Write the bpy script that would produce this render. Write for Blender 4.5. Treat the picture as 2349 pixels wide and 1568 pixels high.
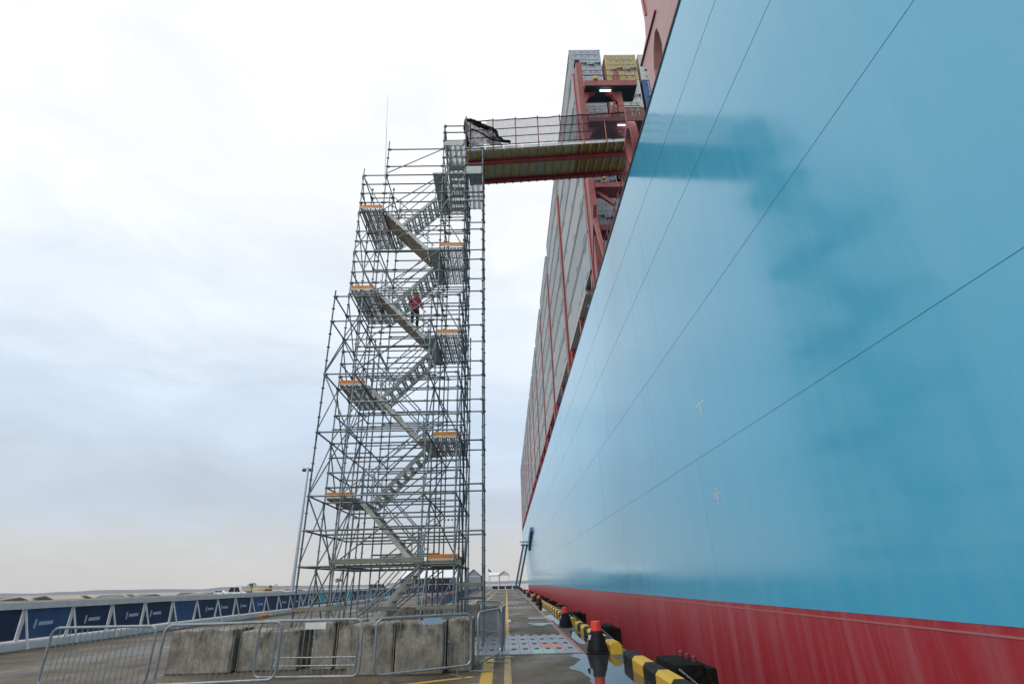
import bpy, bmesh, math, random
from mathutils import Vector, Matrix
random.seed(7)
S = bpy.context.scene
for o in list(bpy.data.objects): bpy.data.objects.remove(o)
COL = S.collection

# ------------------------------------------------------------------ camera
cam = bpy.data.cameras.new('camera'); cam_o = bpy.data.objects.new('camera', cam); COL.objects.link(cam_o)
cam.sensor_width = 36; cam.sensor_fit = 'HORIZONTAL'; cam.lens = 18.563; cam.clip_start = .1; cam.clip_end = 20000
def _dir(x, y): return Vector((x-1174.5, -(y-784.), -1211.24)).normalized()
_dy = _dir(1164., 1335.6); _dz = _dir(1107., -1877.); _dz = (_dz-_dy*_dz.dot(_dy)).normalized(); _dx = _dy.cross(_dz)
M3 = Matrix((_dx, _dy, _dz))
cam_o.matrix_world = Matrix.Translation((0, 0, 1.75)) @ M3.to_4x4()
S.camera = cam_o
S.render.resolution_x = 1024; S.render.resolution_y = 683

# ------------------------------------------------------------------ sky, sun, exposure
SUN_EL, SUN_AZ = math.radians(52), math.radians(-140)      # azimuth measured from +Y towards +X
W = bpy.data.worlds.new('World'); S.world = W; W.use_nodes = True
nt = W.node_tree; N = nt.nodes; L = nt.links; N.clear()
out = N.new('ShaderNodeOutputWorld'); bg = N.new('ShaderNodeBackground'); bg.inputs[1].default_value = .1
sky = N.new('ShaderNodeTexSky'); sky.sky_type = 'NISHITA'; sky.sun_disc = False
sky.sun_elevation = SUN_EL; sky.sun_rotation = SUN_AZ; sky.dust_density = 3; sky.air_density = 1.0
tc = N.new('ShaderNodeTexCoord'); sep = N.new('ShaderNodeSeparateXYZ'); L.new(tc.outputs['Generated'], sep.inputs[0])
ramp = N.new('ShaderNodeValToRGB'); cr = ramp.color_ramp; cr.interpolation = 'EASE'
stops = [(0, (.59, .582, .575)), (.05, (.585, .59, .597)), (.13, (.53, .60, .69)), (.26, (.60, .71, .84)), (.42, (.80, .865, .94)), (.58, (.91, .94, .98)), (.85, (.98, .99, 1.0))]
cr.elements[0].position = 0; cr.elements[0].color = (*stops[0][1], 1)
cr.elements[1].position = 1; cr.elements[1].color = (1.0, 1.0, 1.0, 1)
for p, c in stops[1:]:
    e = cr.elements.new(p); e.color = (*c, 1)
# soft cloud masses: noise warps the height and the brightness
mp = N.new('ShaderNodeMapping'); mp.inputs['Scale'].default_value = (1.6, 1.6, 4.2); L.new(tc.outputs['Generated'], mp.inputs[0])
nz = N.new('ShaderNodeTexNoise'); nz.inputs['Scale'].default_value = 2.1; nz.inputs['Detail'].default_value = 7; nz.inputs['Roughness'].default_value = .56; nz.inputs['Distortion'].default_value = .5
L.new(mp.outputs[0], nz.inputs['Vector'])
m1 = N.new('ShaderNodeMath'); m1.operation = 'MULTIPLY_ADD'; L.new(nz.outputs['Fac'], m1.inputs[0]); m1.inputs[1].default_value = .20; m1.inputs[2].default_value = -.10
m1b = N.new('ShaderNodeMath'); m1b.operation = 'MULTIPLY'; L.new(m1.outputs[0], m1b.inputs[0])
ms = N.new('ShaderNodeMapRange'); ms.inputs[1].default_value = 0; ms.inputs[2].default_value = .3; L.new(sep.outputs['Z'], ms.inputs[0]); L.new(ms.outputs[0], m1b.inputs[1])
m2 = N.new('ShaderNodeMath'); m2.operation = 'ADD'; L.new(sep.outputs['Z'], m2.inputs[0]); L.new(m1b.outputs[0], m2.inputs[1]); L.new(m2.outputs[0], ramp.inputs[0])
m3 = N.new('ShaderNodeMapRange'); m3.inputs[1].default_value = .3; m3.inputs[2].default_value = .7; m3.inputs[3].default_value = 9.0; m3.inputs[4].default_value = 10.3; L.new(nz.outputs['Fac'], m3.inputs[0])
vs = N.new('ShaderNodeVectorMath'); vs.operation = 'SCALE'; L.new(ramp.outputs[0], vs.inputs[0]); L.new(m3.outputs[0], vs.inputs['Scale'])
mx = N.new('ShaderNodeMix'); mx.data_type = 'RGBA'; mx.inputs[0].default_value = .93; L.new(sky.outputs[0], mx.inputs[6]); L.new(vs.outputs[0], mx.inputs[7])
L.new(mx.outputs[2], bg.inputs[0]); L.new(bg.outputs[0], out.inputs[0])
sl = bpy.data.lights.new('sun', 'SUN'); sl.energy = .9; sl.angle = math.radians(25); sl.color = (1, .97, .92)
so = bpy.data.objects.new('sun', sl); COL.objects.link(so); so.location = (-40, -40, 60)
sd = Vector((math.sin(SUN_AZ)*math.cos(SUN_EL), math.cos(SUN_AZ)*math.cos(SUN_EL), math.sin(SUN_EL)))
so.rotation_euler = sd.to_track_quat('Z', 'Y').to_euler()
S.view_settings.view_transform = 'Standard'; S.view_settings.look = 'None'; S.view_settings.gamma = 1; S.view_settings.exposure = 0.22
S.render.engine = 'CYCLES'

# ------------------------------------------------------------------ materials
MATS = {}
def mat(name, col, rough=.6, metal=0., spec=.5, var=.0, scale=4., col2=None, stretch=(1, 1, 1), bump=0., bscale=30., coat=0., rvar=0., detail=5, contrast=(.35, .65), emit=None):
    m = bpy.data.materials.new(name); m.use_nodes = True; n = m.node_tree.nodes; l = m.node_tree.links
    b = n['Principled BSDF']; b.inputs['Base Color'].default_value = (*col, 1); b.inputs['Roughness'].default_value = rough
    b.inputs['Metallic'].default_value = metal; b.inputs['Specular IOR Level'].default_value = spec
    if coat: b.inputs['Coat Weight'].default_value = coat; b.inputs['Coat Roughness'].default_value = .08
    tc = n.new('ShaderNodeTexCoord'); mp = n.new('ShaderNodeMapping'); mp.inputs['Scale'].default_value = stretch
    ge = n.new('ShaderNodeNewGeometry'); l.new(ge.outputs['Position'], mp.inputs[0])
    if var or col2:
        t = n.new('ShaderNodeTexNoise'); t.inputs['Scale'].default_value = scale; t.inputs['Detail'].default_value = detail; t.inputs['Roughness'].default_value = .62
        l.new(mp.outputs[0], t.inputs['Vector'])
        r = n.new('ShaderNodeMapRange'); r.inputs[1].default_value = contrast[0]; r.inputs[2].default_value = contrast[1]; l.new(t.outputs['Fac'], r.inputs[0])
        x = n.new('ShaderNodeMix'); x.data_type = 'RGBA'
        a = col if col2 else tuple(c*(1-var) for c in col); c2 = col2 if col2 else tuple(min(1, c*(1+var)) for c in col)
        x.inputs[6].default_value = (*a, 1); x.inputs[7].default_value = (*c2, 1); l.new(r.outputs[0], x.inputs[0]); l.new(x.outputs[2], b.inputs['Base Color'])
        if rvar:
            rr = n.new('ShaderNodeMapRange'); rr.inputs[3].default_value = rough-rvar; rr.inputs[4].default_value = rough+rvar; l.new(r.outputs[0], rr.inputs[0]); l.new(rr.outputs[0], b.inputs['Roughness'])
    if bump:
        t2 = n.new('ShaderNodeTexNoise'); t2.inputs['Scale'].default_value = bscale; t2.inputs['Detail'].default_value = 4; l.new(mp.outputs[0], t2.inputs['Vector'])
        bp = n.new('ShaderNodeBump'); bp.inputs['Strength'].default_value = bump; bp.inputs['Distance'].default_value = .02; l.new(t2.outputs['Fac'], bp.inputs['Height']); l.new(bp.outputs[0], b.inputs['Normal'])
    if emit: b.inputs['Emission Color'].default_value = (*emit[0], 1); b.inputs['Emission Strength'].default_value = emit[1]
    MATS[name] = m; return m
def nodes_of(m): return m.node_tree.nodes, m.node_tree.links, m.node_tree.nodes['Principled BSDF']

galv = mat('galvanised_steel', (.125, .142, .15), .42, .5, var=.0, col2=(.20, .222, .225), scale=2.3, rvar=.1)
n, l, b = nodes_of(galv); oi = n.new('ShaderNodeObjectInfo'); hv = n.new('ShaderNodeMapRange'); hv.inputs[3].default_value = .55; hv.inputs[4].default_value = 1.6; l.new(oi.outputs['Random'], hv.inputs[0])
vv = n.new('ShaderNodeVectorMath'); vv.operation = 'SCALE'; l.new(b.inputs['Base Color'].links[0].from_socket, vv.inputs[0]); l.new(hv.outputs[0], vv.inputs['Scale']); l.new(vv.outputs[0], b.inputs['Base Color'])
galv2 = mat('galvanised_bright', (.27, .305, .33), .38, .55, col2=(.36, .395, .41), scale=6, rvar=.08)
plankm = mat('deck_plank_steel', (.38, .40, .40), .55, .2, col2=(.50, .51, .50), scale=3, stretch=(1, .3, 1))
timber = mat('weathered_board', (.16, .15, .125), .85, col2=(.30, .28, .23), scale=3.5, stretch=(.4, 3, 3), bump=.3)
ply = mat('stained_plywood', (.20, .17, .125), .8, col2=(.38, .33, .25), scale=2.2, bump=.2)
stair_m = mat('stair_steel_painted', (.50, .50, .45), .6, .1, col2=(.62, .61, .55), scale=3)
orange = mat('orange_toe_board', (.60, .20, .02), .6, col2=(.75, .30, .05), scale=5)
orangew = mat('orange_board_stripe', (.62, .52, .36), .6, col2=(.7, .6, .45), scale=6)
redp = mat('red_oxide_paint', (.36, .04, .04), .42, col2=(.43, .065, .06), scale=2, rvar=.08)
redl = mat('lashing_bridge_paint', (.25, .05, .045), .45, col2=(.32, .085, .075), scale=1.5)
redpale = mat('lit_red_paint', (.50, .27, .26), .45, col2=(.56, .32, .31), scale=1.2)  # paler red: the light on the column's outer face painted into the colour
dred = mat('deck_red', (.13, .022, .03), .6, col2=(.20, .04, .045), scale=2)
yellowst = mat('yellow_joist_paint', (.58, .30, .04), .5, col2=(.66, .38, .08), scale=8)
greydeck = mat('gangway_deck_underside', (.50, .36, .22), .6, col2=(.58, .43, .28), scale=2)
rustdeck = mat('rusty_deck_underside', (.34, .15, .06), .7, col2=(.45, .24, .11), scale=2.5)
white = mat('white_paint', (.74, .74, .73), .5, col2=(.62, .62, .60), scale=3)
whitefab = mat('white_tent_fabric', (.80, .81, .82), .7, col2=(.72, .73, .75), scale=.6)
grayfab = mat('grey_tent_gable', (.30, .32, .37), .8, col2=(.38, .4, .45), scale=1)
black = mat('black_rubber', (.004, .004, .004), .8, spec=.12, col2=(.018, .015, .013), scale=9, bump=.3)
blackp = mat('black_bollard_paint', (.004, .004, .005), .5, spec=.2, col2=(.014, .015, .02), scale=7, bump=.15)
redcap = mat('red_bollard_cap', (.72, .035, .015), .4, col2=(.80, .06, .03), scale=6)
ylw = mat('kerb_yellow_paint', (.62, .39, .03), .55, col2=(.70, .47, .10), scale=6, bump=.2)
blk = mat('kerb_black_paint', (.009, .009, .010), .7, spec=.2, col2=(.026, .026, .026), scale=9, bump=.2)
navy = mat('navy_banner', (.012, .02, .07), .5, col2=(.02, .035, .10), scale=1.2)
bluep = mat('mid_blue_banner', (.03, .07, .19), .5, col2=(.05, .10, .24), scale=1.2)
cyan = mat('cyan_banner', (.10, .42, .55), .5, col2=(.16, .5, .62), scale=1.2)
mark = mat('white_banner_print', (.45, .5, .62), .5)
skin_m = mat('skin', (.42, .24, .16), .6)
redjk = mat('red_jacket', (.34, .018, .035), .8, var=.15, scale=20)
trous = mat('dark_trousers', (.018, .018, .03), .9, var=.2, scale=20)
helm = mat('yellow_helmet', (.70, .42, .03), .35)
glass = mat('dark_window_glass', (.012, .016, .025), .08)
tyre = mat('tyre_rubber', (.02, .02, .02), .8)
carw = mat('white_car_paint', (.72, .73, .75), .25, coat=.5)
lampm = mat('lit_deck_lamp', (1, 1, 1), .4, emit=((1, .98, .92), 3.))
barkm = mat('palm_trunk_bark', (.17, .15, .12), .9)
leafm = mat('palm_leaf', (.04, .07, .03), .6)
shore_m = mat('far_shore_land', (.40, .36, .28), .9, col2=(.30, .30, .30), scale=.02)
shore2 = mat('distant_coast', (.40, .42, .46), .9)
oly = mat('excavator_yellow', (.50, .33, .06), .6)
polem = mat('lamp_post_grey', (.50, .54, .60), .45, .3)
orangeobj = mat('orange_float', (.62, .28, .05), .6, col2=(.5, .22, .05), scale=8)
bluebag = mat('blue_drum_paint', (.05, .30, .55), .4)
seamm = mat('hull_weld_shade', (.05, .36, .53), .3)  # same hull blue made darker, the weld bead's shading painted in
pink = mat('red_line_paint', (.42, .13, .12), .6, col2=(.30, .15, .13), scale=5)
ladd = mat('ladder_blue_green', (.06, .22, .30), .5, .1, col2=(.10, .30, .34), scale=2)
recess = mat('recess_shade_blue', (.012, .045, .14), .5)  # dark navy standing for the shade inside the opening
haz = mat('hazard_tape', (.6, .45, .05), .6)
def contmat(nm, c, c2): return mat(nm, c, .55, col2=c2, scale=1.1, rvar=.08)
c_grey = contmat('container_grey', (.33, .365, .385), (.39, .42, .435))
c_grey2 = contmat('container_pale_grey', (.39, .425, .44), (.44, .47, .48))
c_tan = contmat('container_cream_side', (.44, .41, .35), (.50, .47, .41))
c_door = contmat('container_door_grey', (.34, .37, .42), (.42, .45, .49))
c_yel = contmat('container_mustard', (.42, .30, .12), (.52, .38, .18))
c_wht = contmat('container_offwhite', (.50, .49, .44), (.58, .57, .52))
c_blu = contmat('container_navy', (.03, .075, .20), (.055, .12, .27))
c_brn = contmat('container_brown', (.17, .085, .055), (.22, .12, .08))
c_drk = mat('container_gasket_dark', (.03, .035, .04), .7)
c_mark = mat('container_marking_dark', (.09, .11, .125), .7)
c_emb = mat('container_emblem_blue', (.30, .45, .54), .6)

# blue hull paint: glossy topside paint with faint run marks and slightly wavy plating
hullb = mat('hull_topside_blue', (.035, .30, .47), .13, spec=1.0)
n, l, b = nodes_of(hullb)
ge = n.new('ShaderNodeNewGeometry'); mp = n.new('ShaderNodeMapping'); mp.inputs['Scale'].default_value = (1, 1.3, .045); l.new(ge.outputs['Position'], mp.inputs[0])
t = n.new('ShaderNodeTexNoise'); t.inputs['Scale'].default_value = 1.6; t.inputs['Detail'].default_value = 7; t.inputs['Roughness'].default_value = .65; l.new(mp.outputs[0], t.inputs['Vector'])
r = n.new('ShaderNodeMapRange'); r.inputs[1].default_value = .35; r.inputs[2].default_value = .75; r.inputs[3].default_value = 0; r.inputs[4].default_value = .40; l.new(t.outputs['Fac'], r.inputs[0])
x = n.new('ShaderNodeMix'); x.data_type = 'RGBA'; x.inputs[6].default_value = (.075, .475, .72, 1); x.inputs[7].default_value = (.17, .53, .73, 1); l.new(r.outputs[0], x.inputs[0]); l.new(x.outputs[2], b.inputs['Base Color'])
rr = n.new('ShaderNodeMapRange'); rr.inputs[3].default_value = .11; rr.inputs[4].default_value = .19; l.new(r.outputs[0], rr.inputs[0]); rr.inputs[2].default_value = .4; l.new(rr.outputs[0], b.inputs['Roughness'])
mp2 = n.new('ShaderNodeMapping'); mp2.inputs['Scale'].default_value = (1, .9, .35); l.new(ge.outputs['Position'], mp2.inputs[0])
t2 = n.new('ShaderNodeTexNoise'); t2.inputs['Scale'].default_value = .7; t2.inputs['Detail'].default_value = 3; l.new(mp2.outputs[0], t2.inputs['Vector'])
wv = n.new('ShaderNodeTexWave'); wv.wave_type = 'BANDS'; wv.bands_direction = 'Y'; wv.inputs['Scale'].default_value = .36; wv.inputs['Distortion'].default_value = 1.2; wv.inputs['Detail'].default_value = 2; l.new(ge.outputs['Position'], wv.inputs['Vector'])
ad = n.new('ShaderNodeMath'); ad.operation = 'MULTIPLY_ADD'; l.new(wv.outputs['Fac'], ad.inputs[0]); ad.inputs[1].default_value = .10; l.new(t2.outputs['Fac'], ad.inputs[2])
bp = n.new('ShaderNodeBump'); bp.inputs['Strength'].default_value = .4; bp.inputs['Distance'].default_value = .012; l.new(ad.outputs[0], bp.inputs['Height']); l.new(bp.outputs[0], b.inputs['Normal'])

# red boot topping with pale vertical rub marks
boot = mat('hull_boot_topping_red', (.26, .02, .028), .35)
n, l, b = nodes_of(boot)
ge = n.new('ShaderNodeNewGeometry'); mp = n.new('ShaderNodeMapping'); mp.inputs['Scale'].default_value = (1, 1.9, .14); l.new(ge.outputs['Position'], mp.inputs[0])
t = n.new('ShaderNodeTexNoise'); t.inputs['Scale'].default_value = 1.9; t.inputs['Detail'].default_value = 8; t.inputs['Roughness'].default_value = .7; l.new(mp.outputs[0], t.inputs['Vector'])
r = n.new('ShaderNodeMapRange'); r.inputs[1].default_value = .42; r.inputs[2].default_value = .74; r.inputs[4].default_value = .8; l.new(t.outputs['Fac'], r.inputs[0])
x = n.new('ShaderNodeMix'); x.data_type = 'RGBA'; x.inputs[6].default_value = (.42, .030, .042, 1); x.inputs[7].default_value = (.46, .14, .16, 1); l.new(r.outputs[0], x.inputs[0]); l.new(x.outputs[2], b.inputs['Base Color'])

# concrete apron: worn, stained, partly damp
conc = mat('quay_concrete', (.2, .18, .15), .7)
n, l, b = nodes_of(conc)
ge = n.new('ShaderNodeNewGeometry')
def nz_(sc, st, det=6, ro=.62):
    mp = n.new('ShaderNodeMapping'); mp.inputs['Scale'].default_value = st; l.new(ge.outputs['Position'], mp.inputs[0])
    t = n.new('ShaderNodeTexNoise'); t.inputs['Scale'].default_value = sc; t.inputs['Detail'].default_value = det; t.inputs['Roughness'].default_value = ro; l.new(mp.outputs[0], t.inputs['Vector']); return t
ta = nz_(.9, (1, .6, 1)); tb = nz_(2.2, (.25, 1.0, 1), 7, .7); tcx = nz_(26, (1, 1, 1), 3); td = nz_(.35, (1, .5, 1), 5)
ra = n.new('ShaderNodeValToRGB'); ra.color_ramp.elements[0].position = .32; ra.color_ramp.elements[0].color = (.055, .041, .026, 1); ra.color_ramp.elements[1].position = .68; ra.color_ramp.elements[1].color = (.165, .130, .090, 1); l.new(ta.outputs['Fac'], ra.inputs[0])
rb = n.new('ShaderNodeMapRange'); rb.inputs[1].default_value = .50; rb.inputs[2].default_value = .70; rb.inputs[3].default_value = 1; rb.inputs[4].default_value = .42; l.new(tb.outputs['Fac'], rb.inputs[0])
rc = n.new('ShaderNodeMapRange'); rc.inputs[1].default_value = .3; rc.inputs[2].default_value = .7; rc.inputs[3].default_value = .82; rc.inputs[4].default_value = 1.15; l.new(tcx.outputs['Fac'], rc.inputs[0])
mm = n.new('ShaderNodeMath'); mm.operation = 'MULTIPLY'; l.new(rb.outputs[0], mm.inputs[0]); l.new(rc.outputs[0], mm.inputs[1])
v = n.new('ShaderNodeVectorMath'); v.operation = 'SCALE'; l.new(ra.outputs[0], v.inputs[0]); l.new(mm.outputs[0], v.inputs['Scale']); l.new(v.outputs[0], b.inputs['Base Color'])
rd = n.new('ShaderNodeMapRange'); rd.inputs[1].default_value = .42; rd.inputs[2].default_value = .62; rd.inputs[3].default_value = .85; rd.inputs[4].default_value = .38; l.new(td.outputs['Fac'], rd.inputs[0]); l.new(rd.outputs[0], b.inputs['Roughness'])
bp = n.new('ShaderNodeBump'); bp.inputs['Strength'].default_value = .35; bp.inputs['Distance'].default_value = .006; l.new(tcx.outputs['Fac'], bp.inputs['Height']); l.new(bp.outputs[0], b.inputs['Normal'])

def streaky_block(name, light, dark):
    m = mat(name, light, .85); n, l, b = nodes_of(m); ge = n.new('ShaderNodeNewGeometry')
    def nz(sc, st, det=6):
        mp = n.new('ShaderNodeMapping'); mp.inputs['Scale'].default_value = st; l.new(ge.outputs['Position'], mp.inputs[0])
        t = n.new('ShaderNodeTexNoise'); t.inputs['Scale'].default_value = sc; t.inputs['Detail'].default_value = det; t.inputs['Roughness'].default_value = .66; l.new(mp.outputs[0], t.inputs['Vector']); return t
    a = nz(2.6, (1, 1, .75)); c = nz(14, (1, 1, 1), 4); d = nz(.9, (1, 1, .8))
    ra = n.new('ShaderNodeMapRange'); ra.inputs[1].default_value = .43; ra.inputs[2].default_value = .60; l.new(a.outputs['Fac'], ra.inputs[0])
    # algae and dirt sit mostly on the weathered upper part of the cast faces
    sz = n.new('ShaderNodeSeparateXYZ'); l.new(ge.outputs['Position'], sz.inputs[0])
    rz_ = n.new('ShaderNodeMapRange'); rz_.inputs[1].default_value = .35; rz_.inputs[2].default_value = .85; rz_.inputs[3].default_value = .5; rz_.inputs[4].default_value = .95; l.new(sz.outputs['Z'], rz_.inputs[0])
    mz = n.new('ShaderNodeMath'); mz.operation = 'MULTIPLY'; l.new(ra.outputs[0], mz.inputs[0]); l.new(rz_.outputs[0], mz.inputs[1])
    x = n.new('ShaderNodeMix'); x.data_type = 'RGBA'; x.inputs[6].default_value = (*light, 1); x.inputs[7].default_value = (*dark, 1); l.new(mz.outputs[0], x.inputs[0])
    rd = n.new('ShaderNodeMapRange'); rd.inputs[1].default_value = .3; rd.inputs[2].default_value = .7; rd.inputs[3].default_value = .75; rd.inputs[4].default_value = 1.2; l.new(c.outputs['Fac'], rd.inputs[0])
    re = n.new('ShaderNodeMapRange'); re.inputs[1].default_value = .3; re.inputs[2].default_value = .7; re.inputs[3].default_value = .8; re.inputs[4].default_value = 1.15; l.new(d.outputs['Fac'], re.inputs[0])
    mm = n.new('ShaderNodeMath'); mm.operation = 'MULTIPLY'; l.new(rd.outputs[0], mm.inputs[0]); l.new(re.outputs[0], mm.inputs[1])
    v = n.new('ShaderNodeVectorMath'); v.operation = 'SCALE'; l.new(x.outputs[2], v.inputs[0]); l.new(mm.outputs[0], v.inputs['Scale']); l.new(v.outputs[0], b.inputs['Base Color'])
    bp = n.new('ShaderNodeBump'); bp.inputs['Strength'].default_value = .5; bp.inputs['Distance'].default_value = .01; l.new(c.outputs['Fac'], bp.inputs['Height']); l.new(bp.outputs[0], b.inputs['Normal'])
    return m
blockm = streaky_block('block_concrete', (.315, .285, .23), (.055, .044, .027))
blockm2 = streaky_block('pale_block_concrete', (.46, .44, .39), (.20, .18, .14))
# worn line paint: paint over the concrete with chips
def worn(name, c, under, lo, hi):
    m = mat(name, c, .6); n, l, b = nodes_of(m); ge = n.new('ShaderNodeNewGeometry')
    t = n.new('ShaderNodeTexNoise'); t.inputs['Scale'].default_value = 9; t.inputs['Detail'].default_value = 8; t.inputs['Roughness'].default_value = .7; l.new(ge.outputs['Position'], t.inputs['Vector'])
    r = n.new('ShaderNodeMapRange'); r.inputs[1].default_value = lo; r.inputs[2].default_value = hi; l.new(t.outputs['Fac'], r.inputs[0])
    x = n.new('ShaderNodeMix'); x.data_type = 'RGBA'; x.inputs[6].default_value = (*c, 1); x.inputs[7].default_value = (*under, 1); l.new(r.outputs[0], x.inputs[0]); l.new(x.outputs[2], b.inputs['Base Color']); return m
ylw = worn('kerb_yellow_worn', (.62, .39, .03), (.30, .22, .10), .56, .70)
ylin = worn('yellow_line_paint', (.55, .33, .04), (.22, .18, .12), .52, .66)
ylin2 = worn('worn_yellow_line_paint', (.50, .33, .08), (.2, .18, .14), .42, .56)
wlin = worn('white_patch_paint', (.55, .54, .52), (.25, .23, .2), .5, .7)
plate_g = mat('cover_plate_grey', (.25, .265, .30), .42, .3, col2=(.34, .35, .39), scale=3)
plate_p = mat('cover_plate_pink', (.44, .17, .17), .5, col2=(.50, .23, .22), scale=4)
plate_n = mat('cover_plate_green', (.27, .40, .33), .5, col2=(.33, .46, .38), scale=4)
slotm = mat('plate_slot_dark', (.012, .013, .018), .7)
water = mat('puddle_water', (.035, .037, .04), .02, spec=.6)
sea = mat('sea_water', (.03, .05, .055), .08, bump=.4, bscale=1.2)

# net: woven strands over clear gaps
net = bpy.data.materials.new('black_debris_net'); net.use_nodes = True; n = net.node_tree.nodes; l = net.node_tree.links
b = n['Principled BSDF']; b.inputs['Base Color'].default_value = (.012, .013, .018, 1); b.inputs['Roughness'].default_value = .8
tr = n.new('ShaderNodeBsdfTransparent'); ms = n.new('ShaderNodeMixShader'); ge = n.new('ShaderNodeNewGeometry')
t = n.new('ShaderNodeTexNoise'); t.inputs['Scale'].default_value = 5; l.new(ge.outputs['Position'], t.inputs['Vector'])
r = n.new('ShaderNodeMapRange'); r.inputs[3].default_value = .36; r.inputs[4].default_value = .56; l.new(t.outputs['Fac'], r.inputs[0]); l.new(r.outputs[0], ms.inputs[0])
l.new(tr.outputs[0], ms.inputs[1]); l.new(b.outputs[0], ms.inputs[2]); l.new(ms.outputs[0], n['Material Output'].inputs[0])
netd = bpy.data.materials.new('bunched_debris_net'); netd.use_nodes = True; n = netd.node_tree.nodes; l = netd.node_tree.links
b = n['Principled BSDF']; b.inputs['Base Color'].default_value = (.012, .013, .02, 1); b.inputs['Roughness'].default_value = .8
tr = n.new('ShaderNodeBsdfTransparent'); ms = n.new('ShaderNodeMixShader'); ge = n.new('ShaderNodeNewGeometry')
t = n.new('ShaderNodeTexNoise'); t.inputs['Scale'].default_value = 4; t.inputs['Detail'].default_value = 6; l.new(ge.outputs['Position'], t.inputs['Vector'])
r = n.new('ShaderNodeMapRange'); r.inputs[1].default_value = .3; r.inputs[2].default_value = .7; r.inputs[3].default_value = .62; r.inputs[4].default_value = .97; l.new(t.outputs['Fac'], r.inputs[0]); l.new(r.outputs[0], ms.inputs[0])
l.new(tr.outputs[0], ms.inputs[1]); l.new(b.outputs[0], ms.inputs[2]); l.new(ms.outputs[0], n['Material Output'].inputs[0])

# ------------------------------------------------------------------ mesh helpers (all in world coordinates)
V = Vector
class MB:
    def __init__(s): s.v = []; s.f = []
    def box(s, a, b):
        x0, y0, z0 = a; x1, y1, z1 = b; i = len(s.v)
        s.v += [(x0, y0, z0), (x1, y0, z0), (x1, y1, z0), (x0, y1, z0), (x0, y0, z1), (x1, y0, z1), (x1, y1, z1), (x0, y1, z1)]
        s.f += [tuple(i+k for k in q) for q in ((0, 3, 2, 1), (4, 5, 6, 7), (0, 1, 5, 4), (1, 2, 6, 5), (2, 3, 7, 6), (3, 0, 4, 7))]; return s
    def bev(s, a, b, c=.03):
        bm = bmesh.new(); bmesh.ops.create_cube(bm, size=1)
        for v in bm.verts: v.co = V(((a[k]+b[k])/2+v.co[k]*(b[k]-a[k]) for k in range(3)))
        bmesh.ops.bevel(bm, geom=bm.edges[:], offset=c, segments=2, affect='EDGES', profile=.6)
        return s.add(bm)
    def add(s, bm):
        i = len(s.v); bm.verts.index_update(); s.v += [tuple(v.co) for v in bm.verts]; s.f += [tuple(i+v.index for v in f.verts) for f in bm.faces]; bm.free(); return s
    def tube(s, p, q, r=.024, n=8, r2=None, cap=True):
        p = V(p); q = V(q); d = (q-p).normalized(); u = d.orthogonal().normalized(); w = d.cross(u); i = len(s.v); r2 = r if r2 is None else r2
        for k in range(n):
            a = 2*math.pi*k/n; e = u*math.cos(a)+w*math.sin(a); s.v.append(tuple(p+e*r)); s.v.append(tuple(q+e*r2))
        for k in range(n):
            a = i+2*k; c = i+2*((k+1) % n); s.f.append((a, c, c+1, a+1))
        if cap: s.f.append(tuple(i+2*k for k in reversed(range(n)))); s.f.append(tuple(i+2*k+1 for k in range(n)))
        return s
    def path(s, pts, r=.02, n=8):
        pts = [V(p) for p in pts]; i0 = len(s.v); m = len(pts); u = None
        for j, p in enumerate(pts):
            d = ((pts[min(j+1, m-1)]-pts[max(j-1, 0)])).normalized()
            u = d.orthogonal().normalized() if u is None else (u-d*u.dot(d)).normalized(); w = d.cross(u)
            for k in range(n):
                a = 2*math.pi*k/n; s.v.append(tuple(p+(u*math.cos(a)+w*math.sin(a))*r))
        for j in range(m-1):
            for k in range(n):
                a = i0+j*n+k; c = i0+j*n+(k+1) % n; s.f.append((a, c, c+n, a+n))
        s.f.append(tuple(i0+k for k in reversed(range(n)))); s.f.append(tuple(i0+(m-1)*n+k for k in range(n))); return s
    def beam(s, p, q, w, h, up=(0, 0, 1)):
        p = V(p); q = V(q); d = (q-p).normalized(); u = V(up); side = d.cross(u).normalized(); u = side.cross(d); i = len(s.v)
        for e in (p, q):
            for a, c in ((-1, -1), (1, -1), (1, 1), (-1, 1)): s.v.append(tuple(e+side*a*w/2+u*c*h/2))
        s.f += [tuple(i+k for k in f) for f in ((0, 1, 2, 3), (7, 6, 5, 4), (0, 4, 5, 1), (1, 5, 6, 2), (2, 6, 7, 3), (3, 7, 4, 0))]; return s
    def lathe(s, c, prof, n=20):
        c = V(c); i = len(s.v); m = len(prof)
        for r, z in prof:
            for k in range(n): a = 2*math.pi*k/n; s.v.append((c.x+r*math.cos(a), c.y+r*math.sin(a), c.z+z))
        for j in range(m-1):
            for k in range(n): a = i+j*n+k; e = i+j*n+(k+1) % n; s.f.append((a, e, e+n, a+n))
        s.f.append(tuple(i+k for k in reversed(range(n)))); s.f.append(tuple(i+(m-1)*n+k for k in range(n))); return s
    def prism(s, loop, ext):
        loop = [V(p) for p in loop]; e = V(ext); i = len(s.v); m = len(loop)
        s.v += [tuple(p) for p in loop]+[tuple(p+e) for p in loop]
        s.f.append(tuple(i+k for k in range(m))); s.f.append(tuple(i+m+k for k in reversed(range(m))))
        for k in range(m): a = i+k; c = i+(k+1) % m; s.f.append((c, a, a+m, c+m))
        return s
    def quad(s, *p):
        i = len(s.v); s.v += [tuple(q) for q in p]; s.f.append(tuple(range(i, i+len(p)))); return s
ORG = {}
def worg(o): return ORG.get(o, V((0, 0, 0)))
def link(name, data, parent, org):
    o = bpy.data.objects.new(name, data); COL.objects.link(o); ORG[o] = V(org)
    if parent is not None: o.parent = parent; o.location = V(org)-worg(parent)
    else: o.location = V(org)
    return o
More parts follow.
